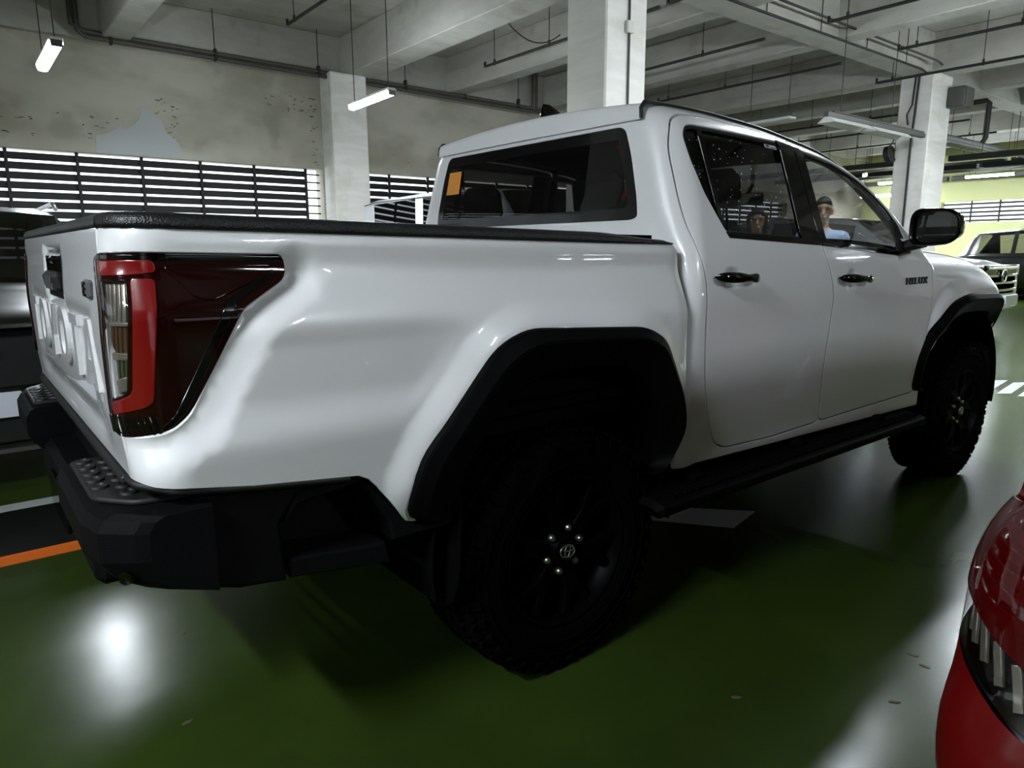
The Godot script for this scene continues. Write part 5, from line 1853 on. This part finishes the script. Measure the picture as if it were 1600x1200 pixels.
func build_cars() -> void:
	var face := -PI / 2      # nose towards +z, out of the bays by the louvred wall
	var c := car("black_suv", "black compact sport utility vehicle facing out beside the walkway, behind the tailgate", "car", SUV, Vector3(4.4, 1.66, 1.82), Vector3(-1.33, 0, -4.37), face, M.paint_black, M.glass_dark)
	face_prism(c, "grille", rounded(P([-.62, .60, .62, .60, .58, .86, -.58, .86]), .05), 2.16, .06, M.trim_black)
	face_prism(c, "bonnet_strip", P([-.66, .905, .66, .905, .66, .925, -.66, .925]), 2.10, .07, M.chrome, .004)
	ring(c, "emblem", Vector3(2.235, .78, 0), .085, .06, .008, M.chrome)
	ring(c, "emblem", Vector3(2.235, .79, 0), .03, .05, .006, M.chrome)
	face_prism(c, "number_plate", rounded(P([-.17, .44, .17, .44, .17, .575, -.17, .575]), .01), 2.215, .02, M.plate_white, .003, "white number plate")
	face_prism(c, "lower_grille", rounded(P([-.7, .3, .7, .3, .6, .42, -.6, .42]), .03), 2.17, .04, M.trim_black)
	face_prism(c, "lip", P([-.6, .24, .6, .24, .6, .262, -.6, .262]), 2.16, .05, M.steel_grey, .004)
	for s in [-1, 1]:
		face_prism(c, "headlamp", rounded(P([.52 * s, .80, .86 * s, .84, .84 * s, .93, .55 * s, .9]), .03), 2.03, .08, M.reflector)
		var rl := MB.new()
		rl.tube([Vector3(-1.6, 1.60, .62 * s), Vector3(-1.5, 1.665, .62 * s), Vector3(.2, 1.665, .63 * s), Vector3(.35, 1.62, .63 * s)], .018, 8)
		part(c, "roof_rail", rl, M.chrome)
	c = car("white_van", "white boxy van parked by the louvred wall behind the pickup cab", "van", VAN, Vector3(4.7, 2.15, 1.64), Vector3(4.93, 0, -6.27), face, M.paint_van, M.glass_dark)
	for s in [-1, 1]:
		var gt := MB.new()
		gt.tube([Vector3(-2.31, 2.035, .752 * s), Vector3(-1.9, 2.07, .757 * s), Vector3(1.2, 2.075, .757 * s)], .007, 5)
		part(c, "roof_gutter", gt, M.trim_black)
	for s in [-1, 1]:
		face_prism(c, "headlamp", rounded(P([.46 * s, .82, .74 * s, .84, .72 * s, 1.0, .5 * s, .96]), .03), 2.26, .06, M.reflector)
	face_prism(c, "grille", rounded(P([-.4, .78, .4, .78, .4, .9, -.4, .9]), .02), 2.29, .05, M.trim_black)
	c = car("silver_suv", "silver sport utility vehicle with barred chrome grille ahead of the pickup", "car", SUV, Vector3(4.9, 1.86, 1.86), Vector3(11.22, 0, -3.95), face, M.paint_silver, M.glass_dark)
	var gr := face_prism(c, "grille", rounded(P([-.62, .62, .62, .62, .66, 1.06, -.66, 1.06]), .05), 2.40, .05, M.gloss_black)
	for k in 4:
		face_prism(gr, "grille_bar", P([-.62, .66 + k * .11, .62, .66 + k * .11, .63, .70 + k * .11, -.63, .70 + k * .11]), 2.445, .03, M.chrome, .008)
	ring(c, "emblem", Vector3(2.49, .90, 0), .10, .085, .016, M.chrome, "round chrome emblem")
	for s in [-1, 1]:
		face_prism(c, "headlamp", rounded(P([.66 * s, .84, .88 * s, .90, .88 * s, 1.05, .66 * s, 1.06]), .03), 2.33, .09, M.reflector)
	face_prism(c, "bumper", rounded(P([-.82, .40, .82, .40, .82, .60, -.82, .60]), .05), 2.38, .09, M.paint_silver, .02)
	face_prism(c, "number_plate", rounded(P([-.2, .46, .2, .46, .2, .58, -.2, .58]), .01), 2.47, .02, M.plate_white, .003)
	car("dark_suv", "dark sport utility vehicle parked in front of the lime green end wall", "car", SUV, Vector3(4.8, 1.82, 1.86), Vector3(20.95, 0, -3.0), face, M.paint_black, M.glass_light)
	car("white_hatchback", "white hatchback parked beyond the dark vehicle by the end wall", "car", SUV, Vector3(4.3, 1.86, 1.75), Vector3(22.95, 0, -1.3), face, M.paint_white, M.glass_dark)
	car("white_wagon", "white wagon parked between the columns, glimpsed through the cab windows", "car", SUV, Vector3(4.6, 1.86, 1.8), Vector3(8.1, 0, -5.0), face, M.paint_white, M.glass_dark)
	car("grey_suv", "grey sport utility vehicle parked across the lane behind the red hatchback row", "car", SUV, Vector3(4.6, 1.75, 1.85), Vector3(-3.1, 0, 9.6), PI / 2, M.paint_grey, M.glass_dark)
	car("white_sedan", "white vehicle parked across the lane between the grey and the black one", "car", SUV, Vector3(4.5, 1.6, 1.8), Vector3(0.5, 0, 9.6), PI / 2, M.paint_white, M.glass_dark)
	car("black_wagon", "black wagon parked across the lane beyond the near column", "car", SUV, Vector3(4.7, 1.7, 1.85), Vector3(7.3, 0, 9.6), PI / 2, M.paint_black, M.glass_dark)
	red_car()

func red_map(s: float, y: float) -> Vector3:
	var xr := look("rx", y)
	var zs := look("rz", y)
	var r := 0.15
	if s >= zs + r:
		return Vector3(xr + 0.04 * pow(maxf(0.0, (2.87 - s)) / 0.7, 3.0), y, s)
	var x0 := xr + 0.04 * pow((2.87 - zs - r) / 0.7, 3.0)
	var th := (zs + r - s) / r
	if th < PI / 2:
		return Vector3(x0 + r - r * cos(th), y, zs + r - r * sin(th))
	return Vector3(x0 + r + (zs + r - s - r * PI / 2), y, zs)

func red_car() -> void:
	bake("rx", [Vector2(.15, -.20), Vector2(.25, -.26), Vector2(.45, -.30), Vector2(.53, -.29), Vector2(.60, -.235), Vector2(.75, -.20), Vector2(.93, -.13), Vector2(1.0, -.09), Vector2(1.1, -.03), Vector2(1.45, .22)], .1, 1.5, .02)
	bake("rz", [Vector2(.15, 2.08), Vector2(.3, 2.02), Vector2(.47, 2.0), Vector2(.65, 1.995), Vector2(.77, 1.992), Vector2(.84, 2.008), Vector2(.90, 2.045), Vector2(.95, 2.10), Vector2(1.0, 2.17), Vector2(1.45, 2.4)], .1, 1.5, .03)
	var t := thing("red_hatchback", "red hatchback parked beside the pickup, its tail lamp corner close by", "car", Vector3(0, 0, -0.028))
	var lamp := rounded(P([1.70, .81, 1.72, .72, 1.84, .675, 1.98, .635, 2.12, .575, 2.30, .53, 2.44, .55, 2.44, .80, 2.34, .89, 2.12, .905, 1.85, .865]), .03)
	var whole := P([1.60, .2, 2.87, .2, 2.87, 1.0, 1.60, 1.0])
	var mb := MB.new()
	panel(mb, red_map, whole, [lamp], .03, 0.0, 0.0, .003, 1.0)
	var full := MB.new()
	full.add(mb)
	for k in range(0, mb.v.size(), 3):
		for q in [k, k + 2, k + 1]:
			full.v.append(Vector3(mb.v[q].x, mb.v[q].y, 5.74 - mb.v[q].z))
			full.n.append(Vector3(mb.n[q].x, mb.n[q].y, -mb.n[q].z))
	part(t, "rear_body", full, M.paint_red)
	var l := loft([[-1.0, .14, .97, .66, .70, .85, "b"], [-.9, .14, 1.0, .66, .94, .74, "p"], [-.8, .14, 1.0, .65, .99, .73, "s"], [-.4, .14, 1.0, .64, 1.0, .72, "p"], [-.35, .14, 1.0, .63, 1.0, .72, "s"], [.02, .14, 1.0, .62, .98, .71, "p"], [.07, .14, 1.0, .61, .97, .71, "w"], [.5, .14, 1.0, .58, .63, .72, "b"], [.85, .15, .96, .53, .56, .68, "b"], [.97, .17, .86, .46, .48, .6, "b"], [1.0, .2, .75, .4, .42, .5, "b"]], 1.82, 1.5, .875)
	part(t, "body", l.paint, M.paint_red).position = Vector3(1.90, 0, 2.87)
	panes(t, l, M.glass_dark, Vector3(1.90, 0, 2.87))
	var hm := MB.new()
	hm.fq(Vector3(-.06, 1.0, 2.12), Vector3(-.06, 1.0, 3.62), Vector3(.26, 1.46, 3.48), Vector3(.26, 1.46, 2.26), Vector3(-1, .4, 0))
	part(t, "rear_window", hm, M.glass_dark)
	# tail lamp: red upper lens, clear ribbed lower lens, dark surround
	var put := func(parent: Node, called: String, poly: PackedVector2Array, off: float, depth: float, m: Material, label := "") -> MeshInstance3D:
		var b := MB.new()
		panel(b, red_map, poly, [], .025, off, depth, .003, 1.0)
		return part(parent, called, b, m, label)
	var surround: MeshInstance3D = put.call(t, "tail_lamp", lamp, -.03, 0.0, M.lamp_dark, "red and clear tail lamp")
	var up := rounded(P([1.705, .81, 1.722, .765, 1.90, .748, 2.0, .722, 2.12, .665, 2.30, .625, 2.435, .64, 2.435, .80, 2.338, .885, 2.12, .898, 1.853, .858]), .02)
	put.call(surround, "red_lens", up, .002, .012, M.lamp_red_clear, "red lens")
	var low := rounded(P([1.73, .742, 1.845, .682, 1.98, .642, 2.12, .584, 2.30, .54, 2.43, .56, 2.43, .632, 2.30, .618, 2.12, .658, 2.0, .715, 1.90, .74, 1.74, .756]), .012)
	put.call(surround, "clear_lens", low, .0, .01, M.clear_lens, "clear ribbed lens")
	for k in 12:
		var s := 1.86 + k * .04
		var y := lin([Vector2(1.8, .70), Vector2(2.0, .675), Vector2(2.12, .62), Vector2(2.3, .58), Vector2(2.4, .60)], s)
		put.call(surround, "lens_rib", P([s, y + .028, s + .012, y + .032, s + .03, y - .028, s + .018, y - .032]), -.012, .006, M.reflector)
	for k in 5:
		var y := .72 + k * .03
		put.call(surround, "reflector_facet", P([1.93 + .012 * k, y, 2.30, y - .02, 2.30, y - .006, 1.93 + .012 * k, y + .014]), -.016, .006, M.lamp_red)
	for q in [[.35, 1], [.35, -1], [2.95, 1], [2.95, -1]]:
		var n := Node3D.new()
		n.name = "wheel"
		t.add_child(n, true)
		n.position = Vector3(q[0] + .22, .34, 2.87 + .79 * q[1])
		n.rotation.y = 0.0 if q[1] == 1 else PI
		part_mesh(n, "tyre", car_wheel.tyre)
		part_mesh(n, "rim", car_wheel.rim)
		part_mesh(n, "arch_trim", car_wheel.arch).position.z = .085

# ---------------------------------------------------------------- people
func cone(p: Vector3, b: Array) -> float:
	var d: Vector3 = b[1] - b[0]
	var h := clampf((p - b[0]).dot(d) / maxf(d.length_squared(), 1e-9), 0.0, 1.0)
	return p.distance_to(b[0] + d * h) - lerpf(b[2], b[3], h)

func field(p: Vector3, bones: Array, k: float) -> float:
	var s := 1e9
	for b in bones:
		var q := p
		if b.size() > 5:
			q = Vector3(p.x, p.y, b[0].z + (p.z - b[0].z) * b[5])
		var d := cone(q, b)
		if s > 1e8:
			s = d
			continue
		var h := clampf(.5 + .5 * (s - d) / k, 0.0, 1.0)
		s = lerpf(s, d, h) - k * h * (1.0 - h)
	return s

func nets(mb: MB, bones: Array, cell: float, k: float, tint: Callable) -> void:
	var lo := Vector3(1e9, 1e9, 1e9)
	var hi := -lo
	for b in bones:
		for e in 2:
			var r: float = b[2 + e] * 1.6 + cell * 2
			lo = lo.min(b[e] - Vector3.ONE * r)
			hi = hi.max(b[e] + Vector3.ONE * r)
	var n := Vector3i(((hi - lo) / cell).ceil()) + Vector3i.ONE
	var val := PackedFloat32Array()
	val.resize(n.x * n.y * n.z)
	for i in n.x:
		for j in n.y:
			for l in n.z:
				val[(i * n.y + j) * n.z + l] = field(lo + Vector3(i, j, l) * cell, bones, k)
	var vert := {}
	for i in n.x - 1:
		for j in n.y - 1:
			for l in n.z - 1:
				var cs := []
				var neg := 0
				for q in 8:
					var f := val[((i + (q & 1)) * n.y + j + ((q >> 1) & 1)) * n.z + l + (q >> 2)]
					cs.append(f)
					neg += int(f < 0.0)
				if neg == 0 or neg == 8:
					continue
				var sum := Vector3.ZERO
				var cnt := 0
				for e in [[0, 1], [2, 3], [4, 5], [6, 7], [0, 2], [1, 3], [4, 6], [5, 7], [0, 4], [1, 5], [2, 6], [3, 7]]:
					var f0: float = cs[e[0]]
					var f1: float = cs[e[1]]
					if (f0 < 0.0) != (f1 < 0.0):
						var u := f0 / (f0 - f1)
						var p0 := Vector3(e[0] & 1, (e[0] >> 1) & 1, e[0] >> 2)
						var p1 := Vector3(e[1] & 1, (e[1] >> 1) & 1, e[1] >> 2)
						sum += p0.lerp(p1, u)
						cnt += 1
				var p := lo + (Vector3(i, j, l) + sum / cnt) * cell
				var e2 := cell * .5
				var g := Vector3(field(p + Vector3(e2, 0, 0), bones, k) - field(p - Vector3(e2, 0, 0), bones, k), field(p + Vector3(0, e2, 0), bones, k) - field(p - Vector3(0, e2, 0), bones, k), field(p + Vector3(0, 0, e2), bones, k) - field(p - Vector3(0, 0, e2), bones, k)).normalized()
				vert[Vector3i(i, j, l)] = [p, g, tint.call(p)]
	for key in vert:
		for ax in 3:
			var a := [Vector3i(1, 0, 0), Vector3i(0, 1, 0), Vector3i(0, 0, 1)]
			var e: Vector3i = a[ax]
			var s1: Vector3i = a[(ax + 1) % 3]
			var s2: Vector3i = a[(ax + 2) % 3]
			var f0 := val[(key.x * n.y + key.y) * n.z + key.z]
			var k2: Vector3i = key + e
			var f1 := val[(k2.x * n.y + k2.y) * n.z + k2.z]
			if (f0 < 0.0) == (f1 < 0.0):
				continue
			if not (vert.has(key - s1) and vert.has(key - s2) and vert.has(key - s1 - s2)):
				continue
			var q := [vert[key], vert[key - s1], vert[key - s1 - s2], vert[key - s2]]
			var before := mb.v.size()
			for w in [[0, 1, 2], [0, 2, 3]]:
				var A: Array = q[w[0]]
				var B: Array = q[w[1]]
				var C: Array = q[w[2]]
				var was := mb.v.size()
				mb.tri(A[0], B[0], C[0], A[1], B[1], C[1])
				for z in mb.v.size() - was:
					var pv := mb.v[was + z]
					mb.c.append(A[2] if pv == A[0] else (B[2] if pv == B[0] else C[2]))

func person(label: String, at_: Vector3, turn: float, tall: float, shirt: Color, legs: Color, long_sleeve: bool, woman: bool) -> void:
	var s := tall / 1.75
	var skin := Color(.42, .25, .17)
	var sh := .185 if not woman else .165
	var t := thing("person", label, "person", at_, turn)
	# local axes: x to where the person faces, y up, z to the person's right
	var V := func(x: float, y: float, z: float) -> Vector3: return Vector3(x, y, z) * s
	var b := []
	b.append([V.call(0, .98, 0), V.call(0, 1.12, 0), .125 * s, .125 * s, 0, .8])
	b.append([V.call(0, 1.12, 0), V.call(.01, 1.36, 0), .125 * s, .13 * s, 0, .72])
	b.append([V.call(0, 1.40, -sh + .03), V.call(0, 1.40, sh - .03), .072 * s, .072 * s, 0])
	b.append([V.call(0, 1.42, 0), V.call(.015, 1.53, 0), .058 * s, .053 * s, 0])
	for z in [-1, 1]:
		b.append([V.call(0, 1.40, sh * z), V.call(-.02, 1.12, (sh + .05) * z), .054 * s, .043 * s, 0])
		b.append([V.call(-.02, 1.12, (sh + .05) * z), V.call(.05, .88, (sh + .055) * z), .041 * s, .029 * s, 0])
		b.append([V.call(0, .95, .095 * z), V.call(.015, .50, .10 * z), .088 * s, .058 * s, 0])
		b.append([V.call(.015, .50, .10 * z), V.call(-.01, .09, .105 * z), .058 * s, .040 * s, 0])
		b.append([V.call(-.03, .045, .105 * z), V.call(.15, .035, .12 * z), .042 * s, .034 * s, 0])
	var tint := func(p: Vector3) -> Color:
		var y := p.y / s
		if y < .095:
			return Color(.02, .02, .02)
		if y < .99:
			if absf(p.z) / s > sh + .0 and y < .93:
				return skin
			return legs
		if absf(p.z) / s > sh + .025 and y < (1.2 if not long_sleeve else .9):
			return skin
		if y > 1.47 and absf(p.z) / s < .078:
			return skin
		return shirt
	var mb := MB.new()
	nets(mb, b, .021, .035, tint)
	# head: skull, jaw, nose, ears, brow, on a finer grid
	var h := Vector3(.02, 1.645, 0) * s
	var o := func(x: float, y: float, z: float) -> Vector3: return h + Vector3(x, y, z) * s
	var hb := [[o.call(-.012, .02, 0), o.call(.006, .035, 0), .082 * s, .080 * s, 0, 1.12], [o.call(.02, -.03, 0), o.call(.045, -.085, 0), .062 * s, .034 * s, 0, 1.05], [o.call(.075, .012, 0), o.call(.096, -.028, 0), .010 * s, .014 * s, 0], [o.call(.072, -.06, -.014), o.call(.072, -.06, .014), .012 * s, .012 * s, 0], [o.call(-.01, -.05, 0), o.call(-.015, -.13, 0), .052 * s, .054 * s, 0]]
	for z in [-1, 1]:
		hb.append([o.call(.0, .012, .078 * z), o.call(.004, -.026, .076 * z), .014 * s, .010 * s, 0])
		hb.append([o.call(.066, .03, .014 * z), o.call(.058, .032, .044 * z), .011 * s, .009 * s, 0])
	var face := func(p: Vector3) -> Color:
		var q := (p - h) / s
		for z in [-1, 1]:
			if Vector2((q.z - .030 * z) / .014, (q.y - .008) / .006).length() < 1.0 and q.x > .04:
				return Color(.02, .015, .012)
			if Vector2((q.z - .031 * z) / .019, (q.y - .031) / .005).length() < 1.0 and q.x > .04:
				return Color(.03, .02, .015)
		if Vector2(q.z / .024, (q.y + .06) / .005).length() < 1.0 and q.x > .05:
			return Color(.28, .11, .09)
		return skin
	nets(mb, hb, .0075 * s, .014, face)
	# hands: palm, four unequal fingers and a thumb from the side of the palm
	for z in [-1, 1]:
		var w: Vector3 = V.call(.055, .855, (sh + .055) * z)
		var hd := []
		hd.append([w + Vector3(0, .01, 0), w + Vector3(.012, -.075, 0), .026 * s, .032 * s, 0, 1.5])
		var ln := [.07, .082, .077, .06]
		for f in 4:
			var r: Vector3 = w + Vector3(.042 - f * .023, -.095, 0)
			var m: Vector3 = r + Vector3(.008, -ln[f] * .55, -.006 * z)
			hd.append([r, m, .0095, .009, 0])
			hd.append([m, m + Vector3(.004, -ln[f] * .45, -.016 * z), .009, .0075, 0])
		hd.append([w + Vector3(.028, -.03, 0), w + Vector3(.058, -.072, -.012 * z), .012, .010, 0])
		hd.append([w + Vector3(.058, -.072, -.012 * z), w + Vector3(.06, -.10, -.02 * z), .010, .008, 0])
		nets(mb, hd, .006, .006, func(_p): return skin)
	part(t, "body", mb, M.skin_person)
	# hair as a cap over the skull
	var hr := MB.new()
	var hairs := [[o.call(-.022, .045, 0), o.call(.0, .062, 0), .082 * s, .078 * s, 0, 1.08], [o.call(-.055, .03, 0), o.call(-.05, -.03 if not woman else -.14, 0), .058 * s, .045 * s, 0, .8], [o.call(.045, .082, -.03), o.call(.045, .082, .03), .030 * s, .030 * s, 0]]
	if woman:
		for z in [-1, 1]:
			hairs.append([o.call(.0, .05, .07 * z), o.call(-.01, -.12, .085 * z), .03 * s, .022 * s, 0])
	nets(hr, hairs, .012 * s, .02, func(_p): return Color.BLACK)
	hr.c.clear()
	part(t, "hair", hr, M.hair)

func build_people() -> void:
	var eye := Vector2(-1.40, 2.38)
	for q in [["person in a light blue shirt standing beyond the pickup, seen through its front window", Vector3(5.1, 0, -1.12), 1.755, Color(.30, .42, .60), Color(.03, .03, .04), false], ["person in dark clothes standing beyond the pickup, seen through its rear door window", Vector3(4.55, 0, -1.46), 1.655, Color(.02, .02, .022), Color(.02, .02, .025), true]]:
		var d: Vector2 = eye - Vector2(q[1].x, q[1].z)
		person(q[0], q[1], -d.angle(), q[2], q[3], q[4], q[5], q[5])
